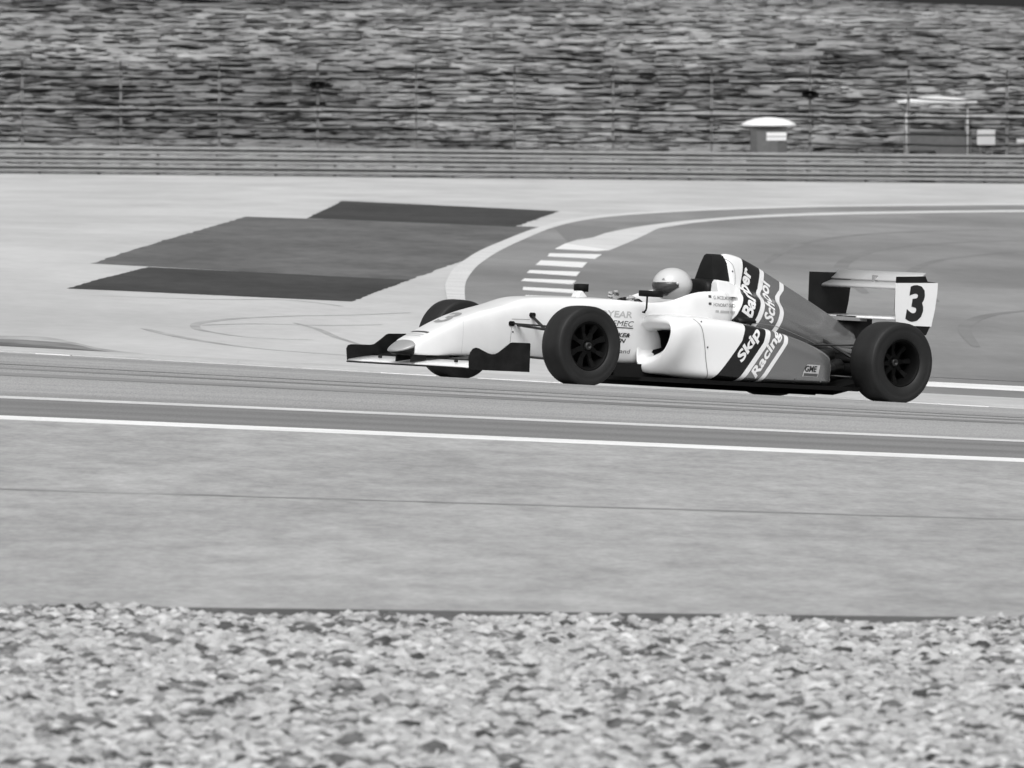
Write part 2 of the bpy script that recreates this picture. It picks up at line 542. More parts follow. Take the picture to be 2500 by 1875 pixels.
# striped kerb: white painted blocks
far_kerb = tag(empty('striped_kerb', (0.7, 130, 0)), kind='structure')
teeth = [((.85, 159.7), (1.5, 153.5), (1.32, 151.9), (.66, 152.6)), ((.55, 147.0), (1.32, 148.0), (1.19, 143.1), (.51, 143.7)), ((.40, 139.0), (1.04, 138.8), (.94, 133.8), (.32, 134.5)),
         ((.23, 129.3), (.88, 129.7), (.81, 125.9), (.19, 127.0)), ((.15, 122.1), (.78, 122.3), (.72, 119.3), (.11, 120.2)), ((.13, 115.7), (.72, 115.4), (.70, 113.0), (.12, 113.8)),
         ((.15, 110.2), (.70, 110.4), (.68, 108.0), (.12, 108.0)), ((.17, 105.2), (.72, 105.0), (.72, 103.0), (.17, 103.2)), ((.21, 100.6), (.78, 100.4), (.80, 98.6), (.22, 98.7))]
for q in teeth:
    v = []
    for h in (-.01, .006):
        v += [(x - .7, y - 130, float(tz(x, y)) + h) for x, y in q]
    from_lists('kerb_block', v, [(7, 6, 5, 4), (0, 1, 5, 4), (1, 2, 6, 5), (2, 3, 7, 6), (3, 0, 4, 7)], M['line'], far_kerb)

# dark slabs of asphalt let into the run-off
ribbon('asphalt_patch', [(-4.32, 119.0), (-4.56, 102.96)], [(-1.2, 117.6), (-1.64, 102.74)], -.0036, M['patch_dark'], 'nearest of the dark asphalt patches in the pale run-off', n=40, mx=6, jit=.010)
ribbon('asphalt_patch', [(-5.05, 190.3), (-5.04, 120.04)], [(.75, 184.1), (-1.22, 117.2)], -.0042, M['patch_mid'], 'large mid grey asphalt patch in the middle of the run-off', n=80, mx=8, jit=.014)
ribbon('asphalt_patch', [(-3.99, 235.8), (-3.88, 189.6)], [(1.03, 218.4), (0.05, 183.6)], -.003, M['patch_dark'], 'farthest dark asphalt patch below the guardrail', n=40, mx=8, jit=.016)
soil_top = np.array([(-12, 83.2), (-9, 82.5), (-6, 82.0), (-4.3, 81.2), (-3.9, 81.6), (-3.5, 80.4), (-3.2, 78.6), (-2.8, 77.0), (-2.2, 76.2), (-1.2, 75.8)])
for q_, v_, dz_, lb in ((1.0, .36, -.0046, 'outer faded margin of the dark soil at the left'), (.78, .22, -.0034, 'middle of the dark soil at the left'), (.55, .125, -.0022, 'dark rubbered soil behind the kerb at the left')):
    lo = [(x, 75.3) for x, y in soil_top]
    hi = [(x, 75.3 + (y - 75.3) * q_ + .25 * math.sin(x * 5 + q_ * 9)) for x, y in soil_top]
    ribbon('soil_patch', hi, lo, dz_, ground_mat('soil_tone', v_, [((3, 1.2, 1), 5, .3, .7, .25)]), lb, n=60, mx=4)


def mark(pts, wd, mat=None):
    p = np.array(pts, float)
    s = np.concatenate([[0], np.cumsum(np.hypot(*np.diff(p, axis=0).T))])
    q = np.linspace(0, s[-1], 24)
    c = np.stack([pchip(s, p[:, 0])(q), pchip(s, p[:, 1])(q)], -1)
    t = np.gradient(c, axis=0)
    t /= np.linalg.norm(t, axis=1)[:, None]
    nrm = np.stack([-t[:, 1], t[:, 0]], -1)
    tp = (np.sin(np.linspace(0.15, math.pi - .15, 24)) ** .5)[:, None] * wd / 2
    return (c + nrm * tp).tolist(), (c - nrm * tp).tolist()


marks = [([(-1.0, 98.8), (-1.57, 96.4), (-2.05, 94.9), (-2.6, 92.2), (-2.82, 89.6), (-2.77, 88), (-2.55, 86.6), (-2.1, 85.4), (-1.7, 85.8)], .10, 'long looping tyre mark on the pale run-off'),
         ([(-1.2, 93.0), (-1.8, 91.4), (-2.3, 90.9), (-2.75, 89.3)], .09, 'inner tyre mark of the loop on the run-off'),
         ([(-2.0, 92.0), (-1.75, 90.0), (-1.55, 87.5), (-1.3, 85.0)], .08, 'short tyre mark crossing the loop'),
         ([(-1.7, 100.2), (-2.3, 102), (-3.2, 100.5), (-4.2, 100.0)], .10, 'faint tyre mark beside the nearest dark patch'),
         ([(-4.6, 107), (-3.9, 106.6), (-3.2, 105.8)], .07, 'faint tyre mark at the left edge of the run-off'),
         ([(-3.2, 87), (-2.6, 83.4), (-1.9, 81.2), (-1.2, 80.6)], .12, 'broad faint tyre mark in front of the nose')]
for p, wd, lb in marks:
    a, b = mark(p, wd)
    ribbon('skid_mark', a, b, -.0048, M['rubber'], lb, n=60)
# rubber streaks along the near track
for i, (y, x0, x1, wd, lb) in enumerate([(66.15, -30, 30, .10, 'thin dark rubber streak along the track near the thin line'), (66.45, -30, 4, .04, 'narrow dark rubber streak beyond the first'), (65.75, -30, 6, .22, 'broad dark rubber streak along the track')]):
    sheet('skid_mark', [x for x in XS_NEAR if x0 <= x <= x1] + ([x1] if x1 not in XS_NEAR else []), [y - wd / 2, y + wd / 2], -.0012, M['rubber_track'], lb)
# long faint arc marks on the hairpin
for i, (p, wd) in enumerate([([(16, 190), (11, 186), (7.6, 176), (5.6, 160), (4.6, 140), (4.3, 122)], .22), ([(17, 180), (12, 177), (8.6, 168), (6.4, 153), (5.4, 136), (5.0, 118)], .16),
                            ([(17, 205), (10, 199), (6.6, 186), (4.8, 168), (3.7, 146)], .18), ([(8.5, 122), (6.5, 117), (5.2, 110), (4.6, 102), (4.4, 95)], .16), ([(9.5, 116), (7, 112), (5.8, 106), (5.2, 98)], .12)]):
    a, b = mark(p, wd)
    ribbon('skid_mark', a, b, .0025, M['rubber_old'], ('outermost', 'second', 'farthest', 'nearer', 'nearest')[i] + ' faint tyre arc on the hairpin asphalt at the right', n=60)

# ------------------------------------------------------------------ apron lip and gravel
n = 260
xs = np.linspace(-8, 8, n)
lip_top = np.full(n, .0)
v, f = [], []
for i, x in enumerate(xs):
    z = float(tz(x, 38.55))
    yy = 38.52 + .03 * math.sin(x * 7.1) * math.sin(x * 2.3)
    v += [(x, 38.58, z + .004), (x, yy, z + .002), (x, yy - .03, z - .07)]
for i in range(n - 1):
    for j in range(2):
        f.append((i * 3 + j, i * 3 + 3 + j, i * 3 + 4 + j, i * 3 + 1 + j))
tag(from_lists('apron_edge', v, f, M['soil'], None, False), kind='structure')  # dark face colour stands in for the shade under the apron lip
sheet('gravel_bed', XS_NEAR, list(np.arange(14, 38.6, 1.5)) + [38.6], -.042, M['gravel_base'], 'bed under the loose stones')

ico = bmesh.new()
bmesh.ops.create_icosphere(ico, subdivisions=1, radius=1.0)
IV = np.array([v.co[:] for v in ico.verts])
IF = np.array([[v.index for v in fc.verts] for fc in ico.faces])
ico.free()


def stones(name, n_tot, xr, yr, smin, smax, mat, zoff):
    X = RNG.uniform(*xr, n_tot)
    Y = RNG.uniform(*yr, n_tot)
    keep = Y < 38.47 + .05 * np.sin(X * 3.3)
    X, Y = X[keep], Y[keep]
    m = len(X)
    S = smin + (smax - smin) * RNG.beta(1.5, 3.2, m)
    sc3 = np.stack([S * RNG.uniform(1.0, 1.45, m), S * RNG.uniform(.85, 1.15, m), S * RNG.uniform(.50, .78, m)], -1)
    yaw = RNG.uniform(0, 2 * math.pi, m)
    tilt = RNG.normal(0, .22, m)
    tone = np.clip(RNG.normal(.92, .17, m), .45, 1.3)
    clump = np.sin(X * 9.1 + 2.1 * np.sin(Y * 3.3)) * np.sin(Y * 6.7 + 1.7 * np.sin(X * 4.1)) + .5 * np.sin(X * 23 + Y * 11)
    dark = RNG.random(m) < np.where(clump > .55, .60, .10)
    tone[dark] = RNG.uniform(.12, .42, dark.sum())
    edge = Y > 38.1
    S = np.where(edge, np.minimum(S, .026), S)
    sc3 = np.where(edge[:, None], np.minimum(sc3, .03), sc3)
    hgt = np.clip((Y - 38.0) / .4, 0, 1) * (.012 + .012 * np.sin(X * 2.3 + 1) + .008 * np.sin(X * 7.7)) + .010 * np.sin(X * 5.1 + 1.3 * np.sin(Y * 2.2)) * np.sin(Y * 3.7) + .012 * np.sin(X * 1.7 + Y * 1.1)
    pert = 1 + RNG.normal(0, .085, (m, len(IV), 1))
    P = IV[None] * pert * sc3[:, None]
    ct, st = np.cos(tilt)[:, None], np.sin(tilt)[:, None]
    px, pz = P[..., 0] * ct - P[..., 2] * st, P[..., 0] * st + P[..., 2] * ct
    cy, sy = np.cos(yaw)[:, None], np.sin(yaw)[:, None]
    qx, qy = px * cy - P[..., 1] * sy, px * sy + P[..., 1] * cy
    V = np.stack([qx + X[:, None], qy + Y[:, None], pz + (tz(X, Y) + zoff + hgt + RNG.uniform(-.008, .010, m))[:, None]], -1).reshape(-1, 3)
    Fc = (IF[None] + (np.arange(m) * len(IV))[:, None, None]).reshape(-1, 3)
    me = bpy.data.meshes.new(name)
    me.vertices.add(len(V))
    me.vertices.foreach_set('co', V.ravel())
    me.loops.add(Fc.size)
    me.loops.foreach_set('vertex_index', Fc.ravel().astype(np.int32))
    me.polygons.add(len(Fc))
    me.polygons.foreach_set('loop_start', np.arange(0, Fc.size, 3, dtype=np.int32))
    me.polygons.foreach_set('loop_total', np.full(len(Fc), 3, np.int32))
    me.update()
    at = me.attributes.new('tone', 'FLOAT', 'POINT')
    at.data.foreach_set('value', np.repeat(tone, len(IV)).astype(np.float32))
    o = link(name, me, mat, None, True)
    return o


tag(stones('gravel', 74000, (-3.4, 3.4), (27.4, 38.6), .013, .050, M['stone'], -.030), 'loose pale gravel stones in the foreground trap', 'gravel', kind='stuff')

# ------------------------------------------------------------------ grass hill
HY = np.array([341.5, 346, 352, 362, 375, 390, 402, 412, 430, 470, 700, 1500])


def hill_z(X, Y):
    base = tz(X, np.minimum(Y, 345.0))
    t = np.clip((Y - 343.0) / 60.0, 0, 1)
    crest = 6.84 + .03 * (16.7 - np.clip(X, -40, 60)) + .3 * np.sin(X * .05 + 1) * np.clip(-X / 20, 0, 1)
    und = .18 * np.sin(X * .33 + .05 * Y) * np.sin(Y * .21) + .12 * np.sin(X * .9 + Y * .4)
    und = und + .05 * np.sin(Y * 2.9 + 1.2 * np.sin(X * .17) + .7 * np.sin(X * .53)) + .04 * np.sin(Y * 5.3 + 1.5 * np.sin(X * .31 + 2))
    back = np.clip((Y - 403.0) / 40.0, 0, 1)
    return base + crest * (t * .55 + .45 * t * t * (3 - 2 * t)) + und * t * (1 - t) * 3 - back * 1.5


hx = np.concatenate([[-400, -250, -150, -100, -70, -50], np.arange(-36, 37, 1.0), [50, 70, 100, 150, 250, 400]])
hy = np.concatenate([[341.2, 342.2, 343.2], np.arange(344, 404, .4), [405, 412, 425, 445, 500, 700, 1500]])
X, Y = np.meshgrid(hx, hy)
V = np.stack([X, Y, hill_z(X, Y)], -1).reshape(-1, 3)
nx = len(hx)
tag(from_lists('hill', V.tolist(), [(j * nx + i, j * nx + i + 1, (j + 1) * nx + i + 1, (j + 1) * nx + i) for j in range(len(hy) - 1) for i in range(nx - 1)], M['grass'], None, True), 'grassy hillside rising behind the far barrier', kind='structure')


def clumps(name, X, Y, Z, size, tone, mat, rough=.32):
    """low ragged hummocks of matted grass joined into one mesh"""
    m = len(X)
    pert = 1 + RNG.normal(0, rough, (m, len(IV), 1))
    P = IV[None] * pert * size[:, None]
    yaw = RNG.normal(0, .5, m)
    cy, sy = np.cos(yaw)[:, None], np.sin(yaw)[:, None]
    V = np.stack([P[..., 0] * cy - P[..., 1] * sy + X[:, None], P[..., 0] * sy + P[..., 1] * cy + Y[:, None], P[..., 2] + Z[:, None]], -1).reshape(-1, 3)
    Fc = (IF[None] + (np.arange(m) * len(IV))[:, None, None]).reshape(-1, 3)
    me = bpy.data.meshes.new(name)
    me.vertices.add(len(V))
    me.vertices.foreach_set('co', V.ravel())
    me.loops.add(Fc.size)
    me.loops.foreach_set('vertex_index', Fc.ravel().astype(np.int32))
    me.polygons.add(len(Fc))
    me.polygons.foreach_set('loop_start', np.arange(0, Fc.size, 3, dtype=np.int32))
    me.polygons.foreach_set('loop_total', np.full(len(Fc), 3, np.int32))
    me.update()
    me.attributes.new('tone', 'FLOAT', 'POINT').data.foreach_set('value', np.repeat(tone, len(IV)).astype(np.float32))
    return link(name, me, mat, None, True)


def grass(n):
    X = RNG.uniform(-28, 28, n)
    Y = 343.2 + 60 * RNG.random(n)
    cl = np.sin(X * .21 + 1.7 * np.sin(Y * .11)) * np.sin(Y * .17 + X * .08) + .6 * np.sin(X * .7 + Y * .31)
    k = RNG.uniform(.7, 1.3, n)
    size = np.stack([k * RNG.uniform(.25, .80, n), k * RNG.uniform(.20, .55, n), k * RNG.uniform(.018, .038, n)], -1)
    tone = np.clip(.98 - .16 * cl + RNG.normal(0, .07, n), .45, 1.5)
    dk = RNG.random(n) < .03
    tone[dk] *= .75
    return clumps('grass', X, Y, hill_z(X, Y) - .012, size, tone, M['blade'])


tag(grass(15000), 'rough matted grass covering the hillside', 'grass', kind='stuff')


def bush_mass(n):
    X = RNG.uniform(-40, 60, n)
    Y = RNG.uniform(425, 436, n)
    H = np.abs(.9 + .5 * np.sin(X * .6) + .5 * np.sin(X * .23 + 1)) * RNG.random(n)
    Z = hill_z(X, Y) + H * 1.0
    a = RNG.normal(0, 1, (n, 3, 3))
    a /= np.linalg.norm(a, axis=2, keepdims=True)
    V = (np.stack([X, Y, Z], -1)[:, None] + a * .28).reshape(-1, 3)
    k = len(V)
    o = from_lists('shrub_belt', V.tolist(), np.arange(k).reshape(-1, 3).tolist(), M['foliage'])
    o.data.attributes.new('tone', 'FLOAT', 'POINT').data.foreach_set('value', np.repeat(RNG.uniform(.5, 1.4, n), 3).astype(np.float32))
    return o


tag(bush_mass(9000), 'dark shrub belt beyond the crest of the hill', 'shrubs', kind='stuff')

# ------------------------------------------------------------------ guardrail
RAIL_Y = 340.0
gr = empty('guardrail', (0, RAIL_Y, 0))
tag(gr, 'three-tier corrugated steel guardrail along the far edge of the run-off', 'guardrail')
WPROF = [(0, .022), (-.05, .014), (-.10, .016), (-.125, .032), (-.128, .062), (-.125, .098), (-.10, .114), (-.05, .120), (.04, .124), (.07, .130), (.07, .166), (.04, .172), (-.05, .176), (-.10, .182), (-.125, .198), (-.128, .230), (-.125, .260), (-.10, .278), (-.05, .282), (0, .276)]


def rail_z(x):
    return float(tz(x, RAIL_Y))


for tier in range(3):
    xs = np.arange(-72, 73, 4.0)
    v, f = [], []
    k = len(WPROF)
    for x in xs:
        for dy, dz in WPROF:
            v.append((x, dy - .0, rail_z(x) + .04 + tier * .318 + dz))
    for i in range(len(xs) - 1):
        for j in range(k - 1):
            f.append((i * k + j, i * k + j + 1, (i + 1) * k + j + 1, (i + 1) * k + j))
    from_lists('rail', v, f, M['steel'], gr)
pm = None
for x in np.arange(-70, 71, 2.0):
    if pm is None:
        o = box('post', -.05, .05, .075, .18, -.3, .98, M['post_steel'], gr)
        pm = o.data
    else:
        o = bpy.data.objects.new('post', pm)
        col.objects.link(o)
        o.parent = gr
    o.location = (x, 0, rail_z(x))
sheet('barrier_verge', XS_FAR, [337.9, 338.6, 339.3, 340.4, 342.5], .004, M['soil'], 'dirt strip along the foot of the guardrail, darkened as its shadow', edge=lambda X, Y: Y + np.where(Y < 338, .5 * np.sin(X * .31) + .3 * np.sin(X * .83), 0))  # the rail's base shadow is put into the strip's dark colour

# ------------------------------------------------------------------ debris fence
FY = 342.6
fence = empty('debris_fence', (0, FY, 0))
tag(fence, 'tall wire debris fence with steel posts behind the guardrail', 'fence')
PX = [3.45 + 3.36 * i for i in range(-21, 21)]


def gz(x):
    return float(tz(x, 340.0))


pm = None
for x in PX:
    if pm is None:
        bm = bmesh.new()
        bm_box(bm, -.045, .045, -.045, .045, -.3, 3.62, .008)
        bm_tube(bm, [(0, 0, 3.6), (0, -.12, 3.75), (0, -.32, 3.86)], .03, 8)
        o = from_bm('post', bm, M['post_steel'], fence)
        pm = o.data
    else:
        o = bpy.data.objects.new('post', pm)
        col.objects.link(o)
        o.parent = fence
    o.location = (x, 0, gz(x))
for i, h in enumerate([1.28, 1.62, 1.98, 2.18, 2.40, 2.86, 3.32, 3.58, 2.265]):
    pts = []
    thick = (.042 if i == 3 else .031) if i < 8 else .015
    for j in range(len(PX) - 1):
        for t in (0, .25, .5, .75):
            x = PX[j] + t * 3.36
            sag = (0.0 if i in (3, 8) else .07) * 4 * t * (1 - t) * (0.6 + .4 * math.sin(j * 1.7 + i))
            pts.append((x, -.06, gz(x) + h - sag))
    tube('wire', pts, thick, M['cable'] if i == 3 else M['cable_glint'] if i == 8 else M['wire'], fence, 6)  # last pass lays a pale line over the thick cable as its highlight

# ------------------------------------------------------------------ things behind the guardrail
# marshal hut with domed roof
HYY = 341.6
hx0 = 8.74
hut = empty('marshal_hut', (hx0, HYY, gz(hx0)))
tag(hut, 'dark marshal hut with a white domed roof behind the guardrail', 'hut')
box('wall', -.62, .62, -.0, .8, 0, 1.86, M['hut_dark'], hut, .02)
box('door', -.40, .30, -.025, -.003, .05, 1.70, M['dark_box'], hut, .004)
box('sign_panel', -.08, .60, -.045, -.028, 1.36, 1.64, M['hut_white'], hut, .004)
box('sign_bar', -.08, .60, -.055, -.047, 1.485, 1.515, M['print_grey'], hut)
bm = bmesh.new()
rings = []
for r, z in ((.90, 1.84), (.96, 1.87), (.90, 1.94), (.72, 2.04), (.45, 2.12), (.15, 2.155), (.02, 2.16)):
    rings.append([bm.verts.new((r * math.cos(q), .4 + .62 * r * math.sin(q), z)) for q in [2 * math.pi * k / 28 for k in range(28)]])
for i in range(len(rings) - 1):
    for k in range(28):
        bm.faces.new((rings[i][k], rings[i][(k + 1) % 28], rings[i + 1][(k + 1) % 28], rings[i + 1][k]))
bm.faces.new(rings[0])
bm.faces.new(rings[-1])
from_bm('roof', bm, M['hut_white'], hut, True)

# canopy on poles
CY = 345.2
cx0 = 14.58
can = empty('canopy', (cx0, CY, gz(cx0)))
tag(can, 'wide white canopy on thin poles at the right behind the fence', 'canopy')
for sx in (-1.05, 1.05):
    for sy in (-.8, .8):
        tube('pole', [(sx, sy, -.2), (sx, sy, 2.72)], .028, M['wing_alu'], can, 8)
rings = []
bm = bmesh.new()
for a, z in ((1.36, 2.70), (1.38, 2.76), (.9, 2.86), (.4, 2.92), (.02, 2.94)):
    rings.append([bm.verts.new((a * c, a * .75 * s, z)) for c, s in ((-1, -1), (0, -1.0), (1, -1), (1, 0), (1, 1), (0, 1), (-1, 1), (-1, 0))])
for i in range(len(rings) - 1):
    for k in range(8):
        bm.faces.new((rings[i][k], rings[i][(k + 1) % 8], rings[i + 1][(k + 1) % 8], rings[i + 1][k]))
bm.faces.new(rings[0])
bm.faces.new(rings[-1])
from_bm('roof', bm, M['hut_white'], can)
# dark storage container under the canopy
sx0 = 14.66
st = empty('storage_box', (sx0, 344.6, gz(sx0)))
tag(st, 'long dark storage box under the white canopy', 'box')
box('body', -1.12, 1.12, -.0, 1.0, 0, 1.66, M['dark_box'], st, .02)
box('lid', -1.15, 1.15, -.03, 1.03, 1.665, 1.74, M['hut_dark'], st, .015)
for x in (-.6, .0, .6):
    box('rib', x - .03, x + .03, -.03, -.002, .05, 1.6, M['dark_box'], st)
# white board
wx = 16.21
wb = empty('notice_board', (wx, 343.2, gz(wx)))
tag(wb, 'small white square board right of the dark storage box', 'board')
box('panel', -.31, .31, -.02, .02, 1.28, 1.80, M['hut_white'], wb, .01)
for x in (-.2, .2):
    box('leg', x - .025, x + .025, .022, .06, -.2, 1.7, M['post_steel'], wb)
wx = 17.51
wb = empty('marker_board', (wx, 343.2, gz(wx)))
tag(wb, 'low white strip board at the far right edge behind the fence', 'board')
box('panel', -.26, .26, -.02, .02, 1.36, 1.50, M['hut_white'], wb, .01)
box('leg', -.03, .03, .022, .06, -.2, 1.45, M['post_steel'], wb)
# stack of tyres peeping over the rail
tx = 13.94
ts = empty('tyre_stack', (tx, 340.9, gz(tx)))
tag(ts, 'dark tyre stack just showing over the guardrail left of the storage box', 'tyres')
for i in range(5):
    bm = bmesh.new()
    prf = [(.20, 0), (.30, -.1), (.42, -.105), (.46, -.05), (.46, .05), (.42, .105), (.30, .1)]
    rg = [[bm.verts.new((r * math.cos(q), r * math.sin(q), .11 + i * .215 + z)) for q in [2 * math.pi * k / 24 for k in range(24)]] for r, z in prf]
    for a in range(len(rg)):
        for k in range(24):
            bm.faces.new((rg[a][k], rg[a][(k + 1) % 24], rg[(a + 1) % len(rg)][(k + 1) % 24], rg[(a + 1) % len(rg)][k]))
    from_bm('tyre', bm, M['tyre'], ts, True)
# loudspeakers on fence posts
for x, zc, lb in ((-6.63, 3.19, 'small dark loudspeaker on a fence post at the left'), (10.17, 2.87, 'small dark loudspeaker on a fence post above the hut')):
    ls = empty('loudspeaker', (x, FY - .05, zc))
    tag(ls, lb, 'loudspeaker', 'loudspeakers on the debris fence')
    bm = bmesh.new()
    rg = []
    for r, y in ((.05, -.02), (.07, -.12), (.12, -.2), (.22, -.34), (.24, -.36)):
        rg.append([bm.verts.new((r * 1.25 * math.cos(q), y - .03, .6 * r * math.sin(q))) for q in [2 * math.pi * k / 20 for k in range(20)]])
    for a in range(len(rg) - 1):
        for k in range(20):
            bm.faces.new((rg[a][k], rg[a][(k + 1) % 20], rg[a + 1][(k + 1) % 20], rg[a + 1][k]))
    bm.faces.new(rg[0])
    from_bm('horn', bm, M['black_dull'], ls, True)
    box('bracket', -.05, .05, -.06, .0, -.08, .08, M['post_steel'], ls)


# ================================================================== racing car
# car frame: x forward from the front axle, y to the driver's left, z up from the road
TH = R(37.5)
b_, c_ = -.0568, -.0233
fx = Vector((-math.cos(TH), -math.sin(TH), 0))
fx.z = b_ * fx.x + c_ * fx.y
fx.normalize()
ly = Vector((math.sin(TH), -math.cos(TH), 0))
ly.z = b_ * ly.x + c_ * ly.y
ly = (ly - fx * ly.dot(fx)).normalized()
uz = fx.cross(ly)
CAR_M = Matrix(((fx.x, ly.x, uz.x, .0275), (fx.y, ly.y, uz.y, 69.6), (fx.z, ly.z, uz.z, .090), (0, 0, 0, 1)))
car = empty('racing_car')
car.matrix_world = CAR_M
tag(car, 'white, black and grey single-seater racing car number 3 cornering on the track', 'racing car')
WB = 2.80


def sym(half):
    """half ring (y>=0) from bottom centre to top centre -> closed ring"""
    return half + [(y, z) if False else (-y, z) for y, z in half[-2:0:-1]]


def ring(x, half):
    return [(x, y, z) for y, z in sym(half)]


# ---- monocoque: nose and cockpit tub
def tub(x, zb, zt, hb, hs, hc, zc, hr, zin=None, hin=None):
    zin = zt + .006 if zin is None else zin
    hin = hr * .5 if hin is None else hin
    zm = zb + (zc - zb) * .5
    return ring(x, [(0, zb), (hb * .9, zb), (hb, zb + .006), (hs, zm), (hc, zc), (hc * .35 + hr * .65, zt - (zt - zc) * .16), (hr, zt), (hin, zin), (0, zin)])


st_ = [
    tub(.985, .148, .236, .120, .124, .122, .222, .098),
    tub(.965, .146, .250, .126, .130, .128, .234, .104),
    tub(.80, .150, .330, .134, .141, .139, .306, .112),
    tub(.60, .158, .424, .144, .153, .151, .396, .120),
    tub(.42, .164, .482, .150, .164, .163, .450, .126),
    tub(.27, .168, .516, .154, .171, .171, .482, .128),
    tub(.14, .170, .562, .158, .178, .178, .510, .126),
    tub(.06, .170, .584, .160, .182, .183, .522, .126),
    tub(-.05, .170, .594, .162, .186, .190, .534, .130),
    tub(-.30, .170, .604, .17, .205, .214, .552, .14),
    tub(-.55, .170, .611, .19, .238, .248, .566, .205),
    tub(-.72, .170, .613, .205, .262, .274, .570, .238),
    tub(-.775, .170, .613, .207, .266, .280, .570, .246, .45, .20),
    tub(-.90, .170, .611, .21, .272, .287, .570, .258, .22, .20),
    tub(-1.02, .170, .614, .21, .276, .292, .572, .262, .18, .20),
    tub(-1.14, .170, .640, .21, .278, .294, .590, .262, .18, .20),
    tub(-1.26, .170, .690, .21, .28, .294, .625, .258, .18, .20),
    tub(-1.38, .170, .716, .21, .28, .292, .650, .252, .20, .20),
    tub(-1.50, .170, .722, .21, .28, .290, .655, .248, .35, .20),
    tub(-1.56, .170, .722, .21, .28, .288, .655, .245, .70, .18),
    tub(-1.75, .170, .722, .21, .28, .282, .655, .235),
]
body = loft('monocoque', st_, M['white'], car, 2)

# nose tip: grey upper lip over a black under-piece
tip = [
    tub(.962, .205, .2515, .122, .127, .126, .233, .085),
    tub(1.00, .185, .232, .115, .121, .118, .215, .08),
    tub(1.05, .168, .204, .095, .10, .098, .190, .06),
    tub(1.085, .160, .182, .06, .064, .062, .174, .04),
    tub(1.10, .160, .172, .028, .03, .03, .168, .02)]
loft('nose_tip', tip, M['nose_grey'], car, 2)
loft('nose_underside', [ring(x, [(0, zb), (h * .8, zb), (h, zb + .01), (h, zt), (h * .8, zt + .004), (0, zt + .006)]) for x, zb, zt, h in ((.955, .140, .215, .123), (1.0, .140, .200, .113), (1.045, .146, .180, .09), (1.075, .154, .168, .05))], M['black'], car, 1)

# ---- front wing
def wing(name, sect, y0, y1, mat, parent, ny=9, arch=0.0, sub=0):
    """aerofoil section (list of x,z) swept from y0 to y1"""
    rings = []
    for y in np.linspace(y0, y1, ny):
        rings.append([(x, float(y), z + arch * math.exp(-(y / .16) ** 2)) for x, z in sect])
    return loft(name, rings, mat, parent, sub)


fw = wing('front_wing_plane', [(.955, .079), (.958, .085), (.945, .094), (.85, .112), (.74, .128), (.735, .125), (.85, .098), (.945, .077)], -.684, .684, M['wing_white'], car)
wing('front_wing_flap', [(.735, .131), (.73, .138), (.62, .152), (.52, .170), (.515, .166), (.62, .142), (.73, .127)], -.684, -.15, M['black'], car, 3)
wing('front_wing_flap', [(.735, .131), (.73, .138), (.62, .152), (.52, .170), (.515, .166), (.62, .142), (.73, .127)], .15, .684, M['black'], car, 3)
wing('leading_edge_strip', [(.964, .072), (.966, .080), (.957, .0785), (.945, .0755), (.945, .070)], -.684, .684, M['black'], car, 3)


def smooth_poly(pts, it=2):
    for _ in range(it):
        q = []
        for i in range(len(pts)):
            a, b = pts[i], pts[(i + 1) % len(pts)]
            q += [(a[0] * .75 + b[0] * .25, a[1] * .75 + b[1] * .25), (a[0] * .25 + b[0] * .75, a[1] * .25 + b[1] * .75)]
        pts = q
    return pts


ep_n = [(.424, .073), (.894, .068), (.940, .076), (.948, .150), (.938, .185), (.915, .212), (.892, .220), (.868, .216), (.835, .203), (.79, .187), (.755, .181), (.72, .184), (.69, .199), (.64, .235), (.595, .266), (.580, .270), (.436, .272), (.429, .266)]
ep_f = [(.45, .075), (.90, .072), (.950, .080), (.963, .165), (.950, .188), (.926, .196), (.85, .198), (.76, .199), (.725, .206), (.67, .243), (.625, .277), (.605, .284), (.46, .291), (.452, .284)]
prism('endplate', ep_n, .686, .698, M['black_scuffed'], car)
prism('endplate', ep_f, -.698, -.686, M['black_scuffed'], car)
for s in (-1, 1):
    prism('wing_pylon', [(.985, .095), (.985, .16), (.86, .165), (.86, .115)], s * .085 - .008, s * .085 + .008, M['black'], car)
for y in (-.42, .45):
    box('wing_bolt', .86, .885, y - .008, y + .008, .112, .135, M['nut'], car, .002)

# ---- suspension
def arm(a, b, r=.011, flat=.55, name='suspension_arm'):
    return tube(name, [a, b], r, M['arm'], car, 8, flat)


for s in (-1, 1):
    arm((.20, s * .155, .402), (.01, s * .63, .392))
    arm((-.30, s * .19, .402), (-.01, s * .63, .392))
    arm((.26, s * .145, .185), (.015, s * .64, .165), .016)
    arm((-.34, s * .175, .185), (-.015, s * .64, .165), .014)
    arm((.035, s * .17, .468), (-.01, s * .58, .215), .012, .9, 'push_rod')
    arm((.15, s * .15, .395), (.10, s * .62, .36), .010, .9, 'track_rod')
    box('suspension_mount', .175, .225, s * .165 - .02, s * .165 + .02, .385, .418, M['black'], car, .006)
    box('suspension_mount', .005, .055, s * .178 - .016, s * .178 + .016, .452, .485, M['black'], car, .006)
    # upright
    box('upright', -.035, .035, s * .60 - .025, s * .60 + .025, .15, .40, M['black'], car, .01)
    # rear
    xr = -WB
    arm((xr + .42, s * .15, .37), (xr + .02, s * .56, .40), .013)
    arm((xr - .10, s * .12, .37), (xr - .01, s * .56, .40), .012)
    arm((xr + .40, s * .14, .17), (xr + .02, s * .57, .16), .015)
    arm((xr - .12, s * .12, .17), (xr - .02, s * .57, .16), .014)
    arm((xr + .22, s * .16, .42), (xr + .02, s * .53, .21), .013, .9, 'push_rod')
    tube('drive_shaft', [(xr, s * .1, .28), (xr, s * .57, .285)], [.022, .02], M['arm'], car, 10)
    box('upright', xr - .04, xr + .04, s * .53 - .03, s * .53 + .03, .15, .42, M['black'], car, .01)

